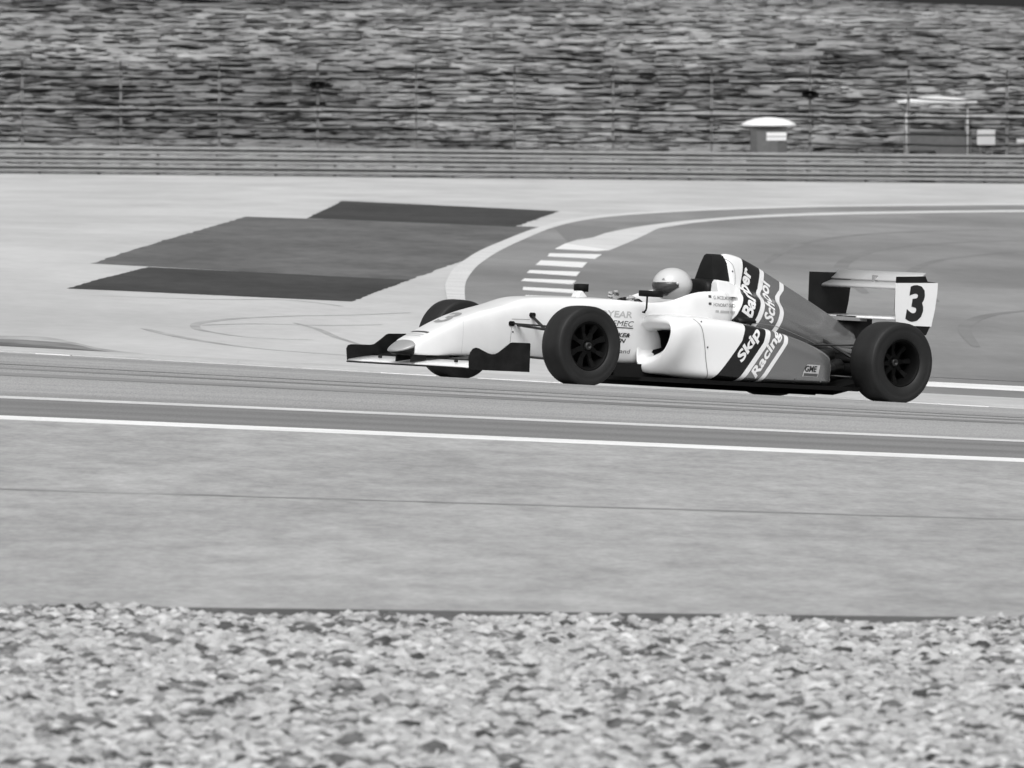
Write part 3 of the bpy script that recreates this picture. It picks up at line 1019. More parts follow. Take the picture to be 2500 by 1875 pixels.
# gearbox, floor, plank
loft('gearbox', [ring(x, [(0, zb), (h * .8, zb), (h, zb + .03), (h, zt - .04), (h * .7, zt), (0, zt)]) for x, zb, zt, h in ((-2.2, .12, .44, .17), (-2.5, .13, .43, .15), (-2.8, .15, .42, .12), (-3.05, .19, .38, .09), (-3.10, .20, .36, .07))], M['black'], car, 1)
for i, (x, y, z, r) in enumerate(((-2.45, .26, .30, .045), (-2.55, .24, .22, .05), (-2.42, .33, .20, .035), (-2.50, -.26, .28, .05))):
    tube('exhaust_pipe', [(x + .25, y * .8, z), (x, y, z), (x - .15, y * .95, z + .02)], r, M['arm'], car, 12)
fl = [(-.34, .030), (-.36, .082), (-1.2, .074), (-2.42, .084), (-2.62, .088), (-2.62, .066), (-2.42, .060), (-1.2, .040)]
bm = bmesh.new()
plan = [(-.58, .12), (-.64, .20), (-.86, .30), (-1.05, .62), (-1.30, .672), (-2.30, .672), (-2.55, .66), (-2.62, .52), (-2.62, .3), (-2.95, .2)]
top = [bm.verts.new((x, y, .082 + .004 * (-x))) for x, y in plan] + [bm.verts.new((x, -y, .082 + .004 * (-x))) for x, y in plan[::-1]]
bot = [bm.verts.new((x, y * .97, .050 + .006 * (-x))) for x, y in plan] + [bm.verts.new((x, -y * .97, .050 + .006 * (-x))) for x, y in plan[::-1]]
k = len(top)
bm.faces.new(top)
bm.faces.new(bot[::-1])
for i in range(k):
    bm.faces.new((top[i], bot[i], bot[(i + 1) % k], top[(i + 1) % k]))
from_bm('floor', bm, M['black_dull'], car)
box('plank', -2.55, -.62, -.17, .17, .022, .060, M['black_dull'], car, .004)
box('bargeboard', -1.02, -.62, .29, .302, .075, .172, M['black_dull'], car, .004)
box('bargeboard', -1.02, -.62, -.302, -.29, .075, .172, M['black_dull'], car, .004)
prism('diffuser', [(-2.55, .03), (-2.55, .075), (-3.08, .20), (-3.08, .16)], -.36, .36, M['black_dull'], car)

# ---- sidepods with hollow intakes
def pod_half(x, pts):
    return [(x, y, z) for y, z in pts]


def podring(x, yi, zb, zt, yo, zsh, undercut=0.0, scale=1.0, cut=None):
    """outer side pod ring, counter-clockwise from inner bottom; undercut pulls the lower side inwards"""
    p = [(yi, zb), (yi + (yo - yi) * .5 - undercut * .35, zb), (yo - undercut, zb + .004), (yo - undercut * .72, zb + (zsh - zb) * .22), (yo - undercut * .30, zb + (zsh - zb) * .52),
         (yo, zsh - .03), (yo - .012, zsh + (zt - zsh) * .62), (yo - .07, zt), (yi + (yo - yi) * .45, zt + .006), (yi, zt + .008), (yi, zb + (zt - zb) * .66), (yi, zb + (zt - zb) * .33)]
    return p


def inset(p, d):
    cy = sum(q[0] for q in p) / len(p)
    cz = sum(q[1] for q in p) / len(p)
    out = []
    n = len(p)
    for i in range(n):
        a, b, c = Vector(p[i - 1]), Vector(p[i]), Vector(p[(i + 1) % n])
        t = (c - a).normalized()
        nr = Vector((-t.y, t.x))
        if nr.dot(Vector((cy, cz)) - b) < 0:
            nr = -nr
        q = b + nr * d
        out.append((q.x, q.y))
    return out


pods = {}
OUT_A = [(.235, .112), (.315, .112), (.400, .122), (.500, .180), (.578, .275), (.612, .365), (.618, .445), (.585, .500), (.52, .516), (.40, .520), (.235, .522), (.235, .30)]
OUT_B = [(.235, .110), (.325, .110), (.425, .116), (.535, .165), (.610, .265), (.640, .365), (.642, .450), (.605, .510), (.53, .524), (.40, .527), (.235, .529), (.235, .30)]
HOLE = [(.235, .226), (.330, .230), (.400, .248), (.470, .272), (.530, .308), (.574, .352), (.594, .394), (.592, .418), (.55, .424), (.42, .425), (.235, .425), (.235, .32)]
LIP = [(.235, .165), (.322, .167), (.402, .182), (.490, .222), (.562, .288), (.602, .358), (.616, .418), (.596, .462), (.54, .472), (.41, .474), (.235, .476), (.235, .31)]
for s in (1, -1):
    seq = [
        (-1.0, inset(HOLE, .006)),
        (-.95, inset(HOLE, .004)),
        (-.90, HOLE),
        (-.868, inset(LIP, .012)),
        (-.856, LIP),
        (-.868, OUT_A),
        (-.92, OUT_B),
        (-1.02, podring(-1.0, .235, .100, .526, .652, .466, .17)),
        (-1.14, podring(-1.1, .235, .086, .524, .662, .464, .07)),
        (-1.28, podring(-1.2, .235, .080, .518, .668, .458, .012)),
        (-1.50, podring(-1.5, .24, .080, .502, .670, .448, .0)),
        (-1.80, podring(-1.8, .20, .084, .460, .668, .410, .0)),
        (-2.05, podring(-2.05, .16, .088, .408, .660, .345, .0)),
        (-2.24, podring(-2.2, .14, .092, .350, .640, .285, .0)),
        (-2.31, podring(-2.3, .14, .095, .315, .615, .265, .0)),
        (-2.325, inset(podring(-2.3, .14, .095, .315, .615, .265, .0), .02)),
    ]
    o = loft('sidepod', [[(x, s * y, z) for y, z in p] for x, p in seq], M['pod'], car, 2, (False, True))
    loft('intake_duct', [[(x, s * y, z) for y, z in inset(HOLE, d)] for x, d in ((-.985, .002), (-1.03, .012), (-1.30, .03), (-1.50, .05))], M['black_dull'], car, 1, (False, True))  # black duct walls also stand in for shade inside the intake
    if s > 0:
        pods['n'] = o
    prism('intake_shade_panel', [(-.985, .43), (-1.02, .36), (-1.045, .25), (-1.06, .21), (-1.45, .21), (-1.45, .44)], s * .2945 - .004, s * .2945 + .004, M['black_dull'], car)  # black panel added to paint the shade deep in the intake
    prism('radiator', [(-1.30, .24), (-1.33, .24), (-1.33, .42), (-1.30, .42)], s * .43 - .10, s * .43 + .10, M['black_dull'], car)

# ---- engine cover
def cov(x, zt, ht, p, zb):
    """p: (y,z) list from base up"""
    return ring(x, [(0, zb), (p[0][0] * .7, zb)] + p + [(ht, zt - .012), (ht * .55, zt), (0, zt + .002)])


cv = [
    [(float(np.interp(p[2], [.60, .69, .72, .80, .90, .976], [-1.62, -1.64, -1.745, -1.775, -1.745, -1.700])), p[1], p[2]) for p in cov(-1.7, .975, .036, [(.262, .48), (.270, .58), (.256, .668), (.200, .704), (.124, .738), (.112, .82), (.088, .93)], .42)],
    cov(-1.80, .985, .042, [(.272, .48), (.276, .58), (.258, .672), (.200, .708), (.118, .742), (.104, .82), (.082, .93)], .42),
    cov(-1.92, .962, .040, [(.27, .46), (.272, .57), (.245, .662), (.185, .700), (.098, .738), (.084, .80), (.066, .90)], .38),
    cov(-2.10, .892, .036, [(.255, .42), (.255, .53), (.225, .622), (.165, .666), (.095, .705), (.074, .755), (.056, .84)], .34),
    cov(-2.33, .790, .032, [(.225, .38), (.225, .47), (.195, .552), (.145, .600), (.092, .638), (.066, .685), (.048, .745)], .32),
    cov(-2.56, .690, .030, [(.185, .36), (.188, .42), (.165, .490), (.128, .535), (.088, .570), (.060, .610), (.044, .655)], .31),
    cov(-2.80, .580, .030, [(.135, .335), (.140, .375), (.128, .425), (.104, .465), (.076, .495), (.056, .520), (.042, .550)], .30),
    cov(-2.98, .488, .028, [(.095, .325), (.100, .350), (.092, .385), (.078, .412), (.062, .435), (.048, .452), (.038, .470)], .30),
    cov(-2.995, .478, .024, [(.085, .33), (.09, .352), (.083, .383), (.07, .408), (.056, .428), (.043, .444), (.034, .462)], .31),
]
cover = loft('engine_cover', cv, M['cover'], car, 2)
# black panel under the cover at its front joint with the sidepod
loft('cooling_duct', [[(x, y, z) for y, z in ((.255, .50), (.315, .502), (.322, .515), (.290, .540), (.262, .542))] for x in (-1.70, -1.76, -1.85)], M['black'], car, 0)

# ---- roll hoop and airbox
hoop = []
for z, xf, xb, hf, hb in ((.70, -1.605, -1.815, .118, .116), (.80, -1.612, -1.800, .100, .098), (.90, -1.625, -1.762, .068, .076), (.962, -1.636, -1.735, .042, .050), (.974, -1.646, -1.725, .030, .034)):
    hoop.append([(xf, -hf, z), (xf, hf, z), (xb, hb, z), (xb, -hb, z)])
o = loft('roll_hoop', hoop, M['black'], car, 0)
o.data.polygons.foreach_set('use_smooth', [False] * len(o.data.polygons))

# headrest and head surround
loft('headrest', [[(x, y, z) for y, z in ((-w_, .60), (w_, .60), (w_, zt - .03), (w_ * .8, zt), (-w_ * .8, zt), (-w_, zt - .03))] for x, w_, zt in ((-1.515, .15, .775), (-1.53, .17, .795), (-1.60, .17, .80), (-1.66, .16, .80))], M['black'], car, 1)
for s in (-1, 1):
    o = loft('head_surround', [[(x, s * y, z) for y, z in ((.165, .68), (.262, .68), (.232, zt - .010), (.222, zt), (.185, zt), (.172, zt - .010))] for x, zt in ((-1.548, .775), (-1.556, .792), (-1.66, .784), (-1.72, .76))], M['white'], car, 0)
    o.data.polygons.foreach_set('use_smooth', [False] * len(o.data.polygons))

# cockpit furniture: steering wheel, seat
bm = bmesh.new()
cpts = [(-.895 - .025 * math.cos(q), .12 * math.sin(q), .550 + .070 * math.cos(q)) for q in [2 * math.pi * i / 20 for i in range(21)]]
bm_tube(bm, cpts, .014, 8)
bm_box(bm, -.912, -.882, -.11, .11, .540, .570)
from_bm('steering_wheel', bm, M['black'], car, True)
loft('seat', [ring(x, [(0, zb), (.15, zb), (.2, zb + .1), (.2, zb + .16), (.16, zb + .14), (0, zb + .03)]) for x, zb in ((-1.0, .20), (-1.3, .19), (-1.45, .30), (-1.52, .45))], M['black_dull'], car, 1)

# mirrors, outer ends swept back
for s in (1, -1):
    mx, my, mz = (-.79, .45, .664) if s > 0 else (-.865, -.425, .684)
    mi = empty('mirror', (mx, my, mz), car)
    hh = 1.0 if s > 0 else 1.3
    ln_ = 1.0 if s > 0 else .62
    hs_ = [[(x, y, z * hh) for y, z in ((-e, -h), (e, -h), (e * 1.03, 0), (e, h), (-e, h), (-e * 1.03, 0))] for x, e, h in ((.052, .050 * ln_, .010), (.045, .070 * ln_, .017), (.02, .082 * ln_, .021), (-.028, .084 * ln_, .0215))]
    hs_ = [[(math.cos(R(17) * s) * x - math.sin(R(17) * s) * y, math.sin(R(17) * s) * x + math.cos(R(17) * s) * y, z) for x, y, z in r_] for r_ in hs_]
    o = loft('housing', hs_, M['black_dull'], mi, 0)
    gl = [(-.0295, y, z * hh) for y, z in ((-.076 * ln_, -.017), (.076 * ln_, -.017), (.076 * ln_, .017), (-.076 * ln_, .017))]
    gl = [(math.cos(R(17) * s) * x - math.sin(R(17) * s) * y, math.sin(R(17) * s) * x + math.cos(R(17) * s) * y, z) for x, y, z in gl]
    from_lists('glass', gl, [(0, 1, 2, 3)], M['visor'], mi)
    if s > 0:
        tube('stem', [(.030, .0, -.015), (.030, .0, -.10), (.036, .0, -.118), (.050, .0, -.130)], .0065, M['black_dull'], mi, 8)
        tube('stem_foot', [(.052, .0, -.128), (.054, .0, -.136)], .013, M['black_dull'], mi, 10)
        tube('stem_arm', [(.034, .0, -.112), (-.085, -.155, -.116)], .006, M['black_dull'], mi, 8)
    else:
        tube('stem', [(-.01, .0, -.02), (-.01, .03, -.07), (.02, .17, -.095)], .0065, M['black_dull'], mi, 8)
# white fairing on the scuttle in front of the far mirror
prism('scuttle_fairing', [(-.600, .585), (-.640, .652), (-.652, .660), (-.672, .660), (-.688, .650), (-.735, .598), (-.735, .585)], -.235, -.165, M['white'], car, .008)

# ---- rear wing
rwp_f = [(-2.965, .902), (-3.345, .912), (-3.345, .80), (-3.335, .70), (-3.31, .58), (-3.27, .47), (-3.14, .47), (-2.985, .60), (-2.97, .66)]
prism('rear_endplate', rwp_f, -.492, -.482, M['black'], car)
rwp_n = [(-2.965, .892), (-3.228, .908), (-3.250, .872), (-3.330, .868), (-3.30, .56), (-3.262, .49), (-3.14, .49), (-2.985, .58), (-2.963, .66)]
prism('rear_endplate', rwp_n, .482, .492, M['black'], car)
npl = [(-2.954, .847), (-3.339, .866), (-3.338, .79), (-3.325, .68), (-3.300, .554), (-3.14, .552), (-2.975, .575), (-2.960, .65)]
plate = prism('number_plate', npl, .4935, .500, M['plate'], car)
wing('rear_wing_plane', [(-3.075, .806), (-3.080, .822), (-3.10, .832), (-3.17, .858), (-3.175, .853), (-3.11, .815), (-3.085, .803)], -.4815, .4815, M['wing_alu'], car, 3)
wing('rear_wing_flap', [(-3.160, .862), (-3.165, .872), (-3.205, .905), (-3.235, .932), (-3.240, .928), (-3.21, .893), (-3.175, .862)], -.4815, .4815, M['wing_alu'], car, 3)
wing('beam_wing', [(-2.99, .590), (-3.0, .602), (-3.1, .604), (-3.22, .618), (-3.22, .612), (-3.1, .590), (-3.0, .584)], -.4815, .4815, M['wing_white'], car, 3)
loft('wing_support', [[(x, y, z) for x, y in ((-2.86, -.03), (-2.86, .03), (-3.15, .02), (-3.15, -.02))] for z in (.36, .60)], M['black'], car, 0)
prism('rear_deck', [(-2.84, .565), (-2.84, .592), (-3.06, .588), (-3.06, .566)], -.07, .07, M['print_grey'], car)
box('wing_bracket', -3.19, -3.15, -.012, .012, .83, .90, M['print_grey'], car, .003)
prism('rain_light', [(-3.12, .26), (-3.16, .26), (-3.16, .34), (-3.12, .34)], -.04, .04, M['black_dull'], car)


# ---- wheels
def wheel(x, yc, rad, wid, rim_r, dish, s):
    w_ = empty('wheel', (x, yc, rad - .003), car)
    w_.rotation_euler = (R(-1.2) * s, random.uniform(0, 6), 0)
    h = wid / 2
    tp = [(-h * .80, rim_r), (-h * .97, rim_r + .020), (-h * 1.0, rim_r + .050), (-h * .985, rad - .024), (-h * .955, rad - .010), (-h * .89, rad - .003), (-h * .4, rad), (0, rad + .0005), (h * .4, rad), (h * .89, rad - .003), (h * .945, rad - .0085), (h * .975, rad - .017),
          (h * .990, rad - .027), (h * 1.0, rad - .040), (h * .992, rad - .0415), (h * 1.0, rad - .060), (h * .985, rim_r + .022), (h * .955, rim_r + .018), (h * .94, rim_r + .004), (h * .80, rim_r)]
    lathe('tyre', [(s * a, r) for a, r in tp], M['tyre'], w_, 72, True)
    rp = [(h * .82, rim_r + .001), (h * .88, rim_r + .002), (h * .90, rim_r - .004), (h * .84, rim_r - .010), (h * .70, rim_r - .018), (h * .2, rim_r - .024), (-h * .8, rim_r - .022), (-h * .85, rim_r - .002), (-h * .8, rim_r + .001)]
    rim = lathe('rim', [(s * a, r) for a, r in rp], M['rim'], w_, 56, True)
    a0 = h - dish - .004
    lathe('hub', [(s * (a0 - .03), .058), (s * (a0 + .002), .056), (s * (a0 + .006), .050), (s * (a0 + .010), .034), (s * (a0 + .004), .032)], M['rim'], w_, 32)
    lathe('wheel_nut', [(s * (a0 - .01), .030), (s * (a0 + .020), .028), (s * (a0 + .026), .022), (s * (a0 + .026), .014), (s * (a0 + .012), .012)], M['nut'], w_, 24)
    spk = None
    for i in range(8):
        if spk is None:
            bm = bmesh.new()
            v = []
            for r, hw, da in ((.048, .022, .0), (rim_r * .55, .015, -.006), (rim_r - .015, .024, .012)):
                v.append([bm.verts.new((r, s * (a0 + da + e), q)) for e, q in ((-.012, -hw), (.006, -hw * .8), (.006, hw * .8), (-.012, hw))])
            for j in range(2):
                for q in range(4):
                    bm.faces.new((v[j][q], v[j][(q + 1) % 4], v[j + 1][(q + 1) % 4], v[j + 1][q]))
            o = from_bm('spoke', bm, M['rim'], w_)
            spk = o.data
        else:
            o = bpy.data.objects.new('spoke', spk)
            col.objects.link(o)
            o.parent = w_
        o.rotation_euler = (0, 2 * math.pi * i / 8, 0)
    lathe('brake_disc', [(-s * h * .5, .145), (-s * h * .3, .145), (-s * h * .28, .03)], M['rim'], w_, 32)
    return w_


for s in (1, -1):
    wheel(0, s * .712, .277, .204, .168, .036, s)
    wheel(-WB, s * .680, .2865, .255, .166, .10, s)

# ------------------------------------------------------------------ lettering, seams and badges printed on the bodywork
bpy.context.view_layer.update()
DG = bpy.context.evaluated_depsgraph_get()


def bvh_of(o):
    """surface of a part in car coordinates"""
    ev = o.evaluated_get(DG)
    me = ev.to_mesh()
    mw = CAR_M.inverted() @ o.matrix_world
    t = BVHTree.FromPolygons([mw @ v.co for v in me.vertices], [p.vertices[:] for p in me.polygons])
    ev.to_mesh_clear()
    return t


SURF = {'body': bvh_of(body), 'pod': bvh_of(pods['n']), 'cover': bvh_of(cover), 'plate': bvh_of(plate)}


def project(bm, keys, d, org, lift):
    """drop every vertex along d onto the nearest of the named surfaces"""
    d = Vector(d)
    bad = []
    for v in bm.verts:
        best = None
        for k in keys:
            h, nr, _, dist = SURF[k].ray_cast(v.co + Vector(org), d, 4)
            if h is not None and (best is None or dist < best[2]):
                best = (h, nr, dist)
        if best is None:
            bad.append(v)
            continue
        nr = best[1] if best[1].dot(d) < 0 else -best[1]
        v.co = best[0] + nr * lift
    bmesh.ops.delete(bm, geom=bad, context='VERTS')


def grid_cut(bm, axis, step):
    lo = min(v.co[axis] for v in bm.verts)
    hi = max(v.co[axis] for v in bm.verts)
    q = lo + step
    while q < hi:
        n_ = [0, 0, 0]
        n_[axis] = 1
        c = [0, 0, 0]
        c[axis] = q
        bmesh.ops.bisect_plane(bm, geom=bm.verts[:] + bm.edges[:] + bm.faces[:], plane_co=c, plane_no=n_, dist=1e-6)
        q += step


def text_bm(txt, wd, ht, shear=0.0, bold=0.0):
    cu = bpy.data.curves.new('t', 'FONT')
    cu.body = txt
    cu.shear = shear
    cu.offset = bold
    cu.resolution_u = 3
    o = bpy.data.objects.new('t', cu)
    col.objects.link(o)
    bpy.context.view_layer.update()
    ev = o.evaluated_get(bpy.context.evaluated_depsgraph_get())
    me = ev.to_mesh()
    bm = bmesh.new()
    bm.from_mesh(me)
    ev.to_mesh_clear()
    bpy.data.objects.remove(o)
    bpy.data.curves.remove(cu)
    xs = [v.co.x for v in bm.verts]
    zs = [v.co.y for v in bm.verts]
    x0, x1, z0, z1 = min(xs), max(xs), min(zs), max(zs)
    for v in bm.verts:
        v.co = Vector(((v.co.x - x0) / (x1 - x0) * wd, (v.co.y - z0) / (z1 - z0) * ht, 0))
    return bm


def lay(name, bm, org, e1, e2, mat, parent, keys, d=(0, -1, 0), back=(0, 1.2, 0), lift=.0025, step=.02):
    bmesh.ops.triangulate(bm, faces=bm.faces)
    grid_cut(bm, 0, step)
    grid_cut(bm, 1, step)
    org, e1, e2 = Vector(org), Vector(e1).normalized(), Vector(e2).normalized()
    for v in bm.verts:
        v.co = org + e1 * v.co.x + e2 * v.co.y
    project(bm, keys, d, back, lift)
    if not bm.verts:
        bm.free()
        return None
    me = bpy.data.meshes.new(name)
    bm.to_mesh(me)
    bm.free()
    return link(name, me, mat, parent)


SIDE = ((-1, 0, -.03), (-.03, 0, 1))
def side_text(txt, x, z, wd, ht, mat, parent, keys, shear=0., bold=0., e1=(-1, 0, 0), e2=(0, 0, 1), name='lettering', lift=.0025):
    return lay(name, text_bm(txt, wd, ht, shear, bold), (x, 0, z), e1, e2, mat, parent, keys, lift=lift)


side_text('GOODYEAR', -.32, .487, .455, .046, M['print_pale'], body, ['body'], .1, .02)
side_text('TREMEC', -.545, .428, .25, .038, M['print_dark'], body, ['body'], .2, 0)
bm = bmesh.new()
bmesh.ops.create_grid(bm, x_segments=1, y_segments=1, size=.5)
for v in bm.verts:
    v.co = Vector(((v.co.x + .5) * .25, (v.co.y + .5) * .007, 0))
lay('underline', bm, (-.545, 0, .414), (-1, 0, 0), (0, 0, 1), M['print_dark'], body, ['body'])
side_text('KE&', -.675, .352, .105, .030, M['print_black'], body, ['body'], .25, .03)
side_text('IN', -.690, .312, .060, .030, M['print_black'], body, ['body'], .25, .03)
side_text('oland', -.675, .240, .130, .030, M['print_dark'], body, ['body'], 0, .0)
# driver names on the tub behind the cockpit
for z, tx, wd, mt in ((.655, 'G. MCELMURRO', .20, 'print_grey'), (.605, 'HONORAT GUIDO', .225, 'print_grey')):
    side_text(tx, -1.485, z, wd, .024, M[mt], body, ['body', 'cover'], 0, .012)
    side_text('I', -1.44, z + .008, .026, .017, M['print_dark'], body, ['body'], 0, .0, name='flag')
bm = bmesh.new()
for a0, a1 in ((.03, .06), (.075, .16), (.17, .23)):
    bm.faces.new([bm.verts.new(p) for p in ((a0, 0, 0), (a1, 0, 0), (a1, .016, 0), (a0, .016, 0))])
lay('faded_print', bm, (-1.475, 0, .563), (-1, 0, 0), (0, 0, 1), M['print_pale'], body, ['body', 'cover'])
# livery words running up the black and grey bands
side_text('Skip', -1.478, .205, .275, .098, M['print_white'], pods['n'], ['pod'], .12, .035, (-.60, 0, .80), (.80, 0, .60))
side_text('Racing', -1.612, .105, .40, .088, M['print_white'], pods['n'], ['pod'], .12, .03, (-.56, 0, .83), (.83, 0, .56))
side_text('Barber', -1.845, .530, .37, .105, M['print_white'], cover, ['cover'], .1, .035, (-.40, 0, .917), (.917, 0, .40))
side_text('School', -2.045, .505, .305, .098, M['print_white'], cover, ['cover'], .1, .03, (-.40, 0, .917), (.917, 0, .40))
# maker's badge low on the sidepod
bm = bmesh.new()
q = [(-.020, 0), (.128, 0), (.136, .028), (.150, .085), (.022, .085), (-.012, .028)]
bm.faces.new([bm.verts.new((a, b, 0)) for a, b in q])
badge = lay('badge', bm, (-2.035, 0, .150), (-1, 0, 0), (0, 0, 1), M['print_pale'], pods['n'], ['pod'], lift=.002)
bm = bmesh.new()
q = [(-.010, .004), (.122, .004), (.128, .024), (-.006, .024)]
bm.faces.new([bm.verts.new((a, b, 0)) for a, b in q])
lay('badge_strip', bm, (-2.035, 0, .150), (-1, 0, 0), (0, 0, 1), M['print_dark'], pods['n'], ['pod'], lift=.004)
side_text('GME', -2.036, .184, .118, .044, M['print_black'], pods['n'], ['pod'], .3, .03, lift=.004)
# race numbers
side_text('3', -3.055, .580, .165, .262, M['print_black'], plate, ['plate'], .10, .045, (-1, 0, 0), (-.02, 0, 1), 'number', .002)
DOWN = dict(d=(0, 0, -1), back=(0, 0, 1.0))
lay('number', text_bm('3', .13, .19, 0, .03), (.71, -.065, 0), (0, 1, 0), (-1, 0, 0), M['print_grey'], body, ['body'], **DOWN)
for x, wd, ht, mt, tx in ((.865, .19, .018, 'print_dark', 'I'), (.895, .18, .006, 'print_pale', 'I'), (.918, .17, .006, 'print_pale', 'I')):
    bm = bmesh.new()                      # print too worn to read: plain bars
    bm.faces.new([bm.verts.new(p) for p in ((0, 0, 0), (wd, 0, 0), (wd, ht, 0), (0, ht, 0))])
    lay('nose_print', bm, (x, -wd / 2, 0), (0, 1, 0), (-1, 0, 0), M[mt], body, ['body'], **DOWN)


def strip(pts, wd, name, mat, parent, keys, **kw):
    """thin printed or grooved line following the surface, pts in (x,z)"""
    p = np.array(pts, float)
    s_ = np.concatenate([[0], np.cumsum(np.hypot(*np.diff(p, axis=0).T))])
    qq = np.linspace(0, s_[-1], 26)
    c = np.stack([pchip(s_, p[:, 0])(qq), pchip(s_, p[:, 1])(qq)], -1)
    t = np.gradient(c, axis=0)
    t /= np.linalg.norm(t, axis=1)[:, None]
    nr = np.stack([-t[:, 1], t[:, 0]], -1) * wd / 2
    bm = bmesh.new()
    a = [bm.verts.new((x, 0, z)) for x, z in c + nr]
    b = [bm.verts.new((x, 0, z)) for x, z in c - nr]
    for i in range(25):
        bm.faces.new((a[i], a[i + 1], b[i + 1], b[i]))
    project(bm, keys, (0, -1, 0), (0, 1.2, 0), .002)
    me = bpy.data.meshes.new(name)
    bm.to_mesh(me)
    bm.free()
    return link(name, me, mat, parent)


strip([(-1.04, .505), (-1.09, .46), (-1.13, .36), (-1.17, .22), (-1.21, .095)], .005, 'panel_seam', M['seam'], pods['n'], ['pod'])
strip([(.20, .40), (.20, .19)], .003, 'panel_seam', M['seam'], body, ['body'])
strip([(.20, .432), (.05, .436)], .003, 'panel_seam', M['seam'], body, ['body'])
strip([(-1.735, .955), (-1.80, .90), (-1.812, .84), (-1.805, .78), (-1.775, .745)], .004, 'panel_seam', M['seam'], cover, ['cover'])
strip([(-1.60, .70), (-1.66, .60), (-1.68, .54)], .0025, 'panel_seam', M['print_pale'], body, ['body', 'cover'])
strip([(.60, .40), (.60, .17)], .002, 'panel_seam', M['print_pale'], body, ['body'])
strip([(-1.76, .505), (-2.0, .50), (-2.3, .44), (-2.5, .385)], .004, 'panel_seam', M['seam'], cover, ['cover'])
for x, z, pr, k in ((-1.165, .315, 'n', 'pod'), (-1.235, .10, 'n', 'pod'), (-1.66, .10, 'n', 'pod'), (.185, .345, None, 'body'), (-1.79, .86, 'c', 'cover'), (-.10, .30, None, 'body'), (-1.10, .49, 'n', 'pod'), (-1.95, .13, 'n', 'pod'), (-2.2, .12, 'n', 'pod')):
    h, nr, _, _ = SURF[k].ray_cast(Vector((x, 1.2, z)), Vector((0, -1, 0)), 4)
    if h is None:
        continue
    bm = bmesh.new()
    bmesh.ops.create_uvsphere(bm, u_segments=10, v_segments=6, radius=.007, matrix=Matrix.Translation(h))
    from_bm('fastener', bm, M['bolt'], {'n': pods['n'], 'c': cover, None: body}[pr], True)

# ================================================================== driver
drv = empty('person')
drv.matrix_world = CAR_M @ Matrix.Translation((-1.25, 0, .22))
tag(drv, 'driver in white helmet with dark visor, hands on the wheel in the cockpit', 'person')
OFF = Vector((-1.25, 0, .22))


def J(x, y, z):
    return Vector((x, y, z)) - OFF


# body: one skinned surface
jv = [(J(-1.28, 0, .30), .15), (J(-1.38, 0, .42), .15), (J(-1.44, 0, .53), .14), (J(-1.43, 0, .61), .065), (J(-1.40, 0, .67), .06),
      (J(-1.43, .19, .56), .075), (J(-1.22, .235, .46), .055), (J(-1.01, .16, .54), .042), (J(-.945, .125, .58), .034),
      (J(-1.43, -.19, .56), .075), (J(-1.22, -.235, .46), .055), (J(-1.02, -.16, .565), .042), (J(-.96, -.125, .61), .034),
      (J(-1.22, .10, .30), .10), (J(-.85, .12, .40), .08), (J(-.45, .10, .30), .06), (J(-1.22, -.10, .30), .10), (J(-.85, -.12, .40), .08), (J(-.45, -.10, .30), .06)]
je = [(0, 1), (1, 2), (2, 3), (3, 4), (2, 5), (5, 6), (6, 7), (7, 8), (2, 9), (9, 10), (10, 11), (11, 12), (0, 13), (13, 14), (14, 15), (0, 16), (16, 17), (17, 18)]
me = bpy.data.meshes.new('body')
me.from_pydata([v for v, _ in jv], je, [])
ob = link('body', me, M['suit'], drv)
ob.modifiers.new('skin', 'SKIN')
sv = me.skin_vertices[0].data
for i, (_, r) in enumerate(jv):
    sv[i].radius = (r, r)
sv[0].use_root = True
sb = ob.modifiers.new('sub', 'SUBSURF')
sb.levels = sb.render_levels = 2
# gloved hands closed round the wheel rim
for s in (1, -1):
    bm = bmesh.new()
    wc = J(-.925, s * .118, .622 if s < 0 else .592)
    r = bmesh.ops.create_uvsphere(bm, u_segments=14, v_segments=10, radius=1)
    for v in r['verts']:
        v.co = wc + Vector((v.co.x * .042, v.co.y * .026, v.co.z * .040))
    for k in range(4):
        a = .35 - .25 * k
        ln = (.95, 1.0, .95, .8)[k]
        base = wc + Vector((.018, 0, .034 - .021 * k))
        pts = [base, base + Vector((.036 * ln, s * .006, .004)), base + Vector((.052 * ln, -s * .012, -.002)), base + Vector((.040 * ln, -s * .034, -.006))]
        bm_tube(bm, pts, [.0105, .010, .0095, .008], 8)
    base = wc + Vector((-.005, -s * .018, .03))
    bm_tube(bm, [base, base + Vector((.022, -s * .014, .016)), base + Vector((.044, -s * .014, .016))], [.012, .011, .009], 8)
    hnd = from_bm('glove', bm, M['glove'], drv, True)
    bm = bmesh.new()
    for dz in (.012, -.012):
        bm_tube(bm, [wc + Vector((-.03, s * .030, dz)), wc + Vector((.0, s * .029, dz + .018)), wc + Vector((.034, s * .022, dz + .012))], .006, 6)
    from_bm('stripe', bm, M['print_black'], hnd, True)

# helmet
HC = J(-1.335, 0, .738)


def hel(azm, el, k=1.0):
    """point of the helmet shell; azm from forward, el elevation"""
    ce, se = math.cos(el), math.sin(el)
    x, y, z = ce * math.cos(azm), ce * math.sin(azm), se
    rx = .150 if x > 0 else .148
    rz = .122 if z > 0 else .115
    px, py, pz = x * rx, y * .127, z * rz
    if z < 0:
        ch = max(0, x) ** 1.5
        px += .018 * ch * (-z) * 2.0
        px *= 1 - .10 * (-z) ** 2
        py *= 1 - .16 * (-z) ** 2
    return HC + Vector((px * k, py * k, pz * k))


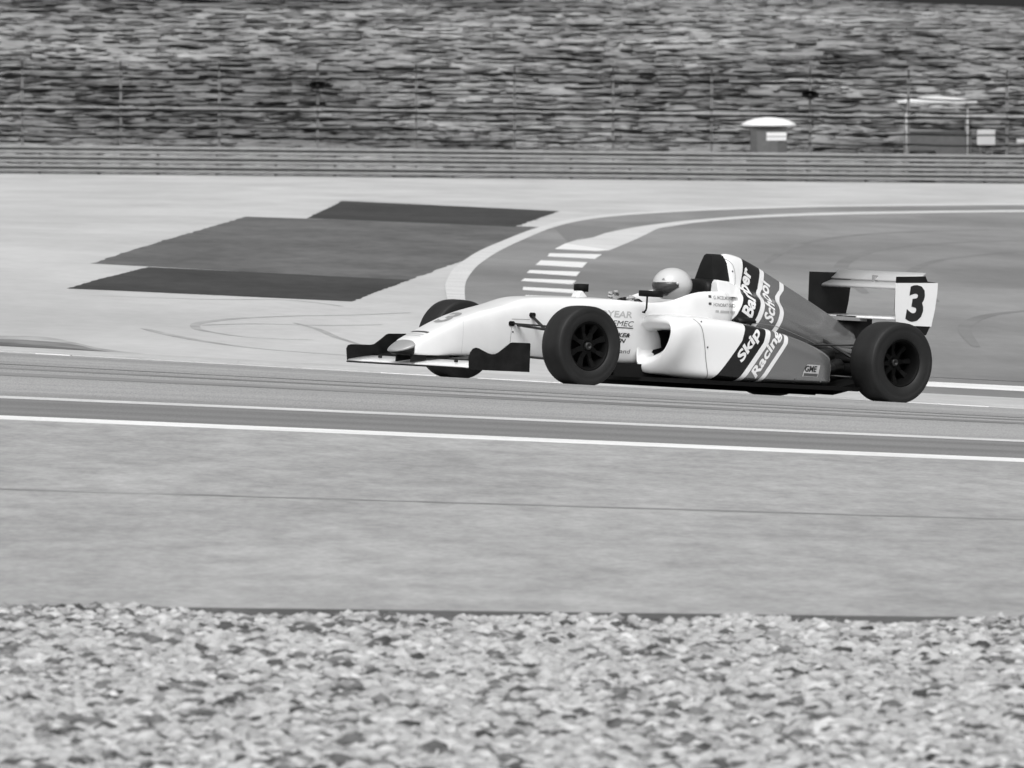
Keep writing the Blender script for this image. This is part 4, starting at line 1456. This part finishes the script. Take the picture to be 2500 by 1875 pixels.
bm = bmesh.new()
NA, NE = 44, 26
g = [[bm.verts.new(hel(2 * math.pi * i / NA, R(-62) + (R(89) - R(-62)) * j / (NE - 1))) for i in range(NA)] for j in range(NE)]
for j in range(NE - 1):
    for i in range(NA):
        bm.faces.new((g[j][i], g[j][(i + 1) % NA], g[j + 1][(i + 1) % NA], g[j + 1][i]))
bm.faces.new(g[0])
bm.faces.new(g[-1])
helm = from_bm('helmet', bm, M['helmet'], drv, True)


def shell_patch(name, a0, a1, lo, hi, k0, k1, mat, parent, na=36, ne=10):
    bm = bmesh.new()
    A = np.linspace(a0, a1, na)
    inn, out = [], []
    for a in A:
        l, h = lo(a), hi(a)
        E_ = np.linspace(l, h, ne)
        inn.append([bm.verts.new(hel(a, e, k0)) for e in E_])
        out.append([bm.verts.new(hel(a, e, k1)) for e in E_])
    for i in range(na - 1):
        for j in range(ne - 1):
            bm.faces.new((out[i][j], out[i + 1][j], out[i + 1][j + 1], out[i][j + 1]))
        bm.faces.new((out[i][0], inn[i][0], inn[i + 1][0], out[i + 1][0]))
        bm.faces.new((out[i][-1], out[i + 1][-1], inn[i + 1][-1], inn[i][-1]))
    for i in (0, na - 1):
        for j in range(ne - 1):
            bm.faces.new((out[i][j], out[i][j + 1], inn[i][j + 1], inn[i][j]))
    return from_bm(name, bm, mat, parent, True)


def v_lo(a):
    t = abs(a) / R(74)
    return R(-40) + R(34) * max(0, t - .55) / .45


def v_hi(a):
    t = abs(a) / R(74)
    return R(6) + R(4) * t


shell_patch('visor', -R(74), R(74), v_lo, v_hi, .99, 1.018, M['visor'], helm)
shell_patch('visor_rim', -R(76), R(76), lambda a: v_lo(a) - R(3.5), lambda a: v_lo(a) - R(.5), .99, 1.012, M['trim'], helm, 36, 3)
for a in (R(70), -R(70)):
    p = hel(a, R(6), 1.035)
    bm = bmesh.new()
    bmesh.ops.create_uvsphere(bm, u_segments=12, v_segments=8, radius=.011, matrix=Matrix.Translation(p))
    from_bm('visor_pivot', bm, M['helmet'], helm, True)
p = hel(R(28), R(20), 1.005)
shell_patch('decal', R(22), R(32), lambda a: R(14), lambda a: R(23) - abs(a - R(27)) * 1.3, .99, 1.006, M['trim'], helm, 6, 4)
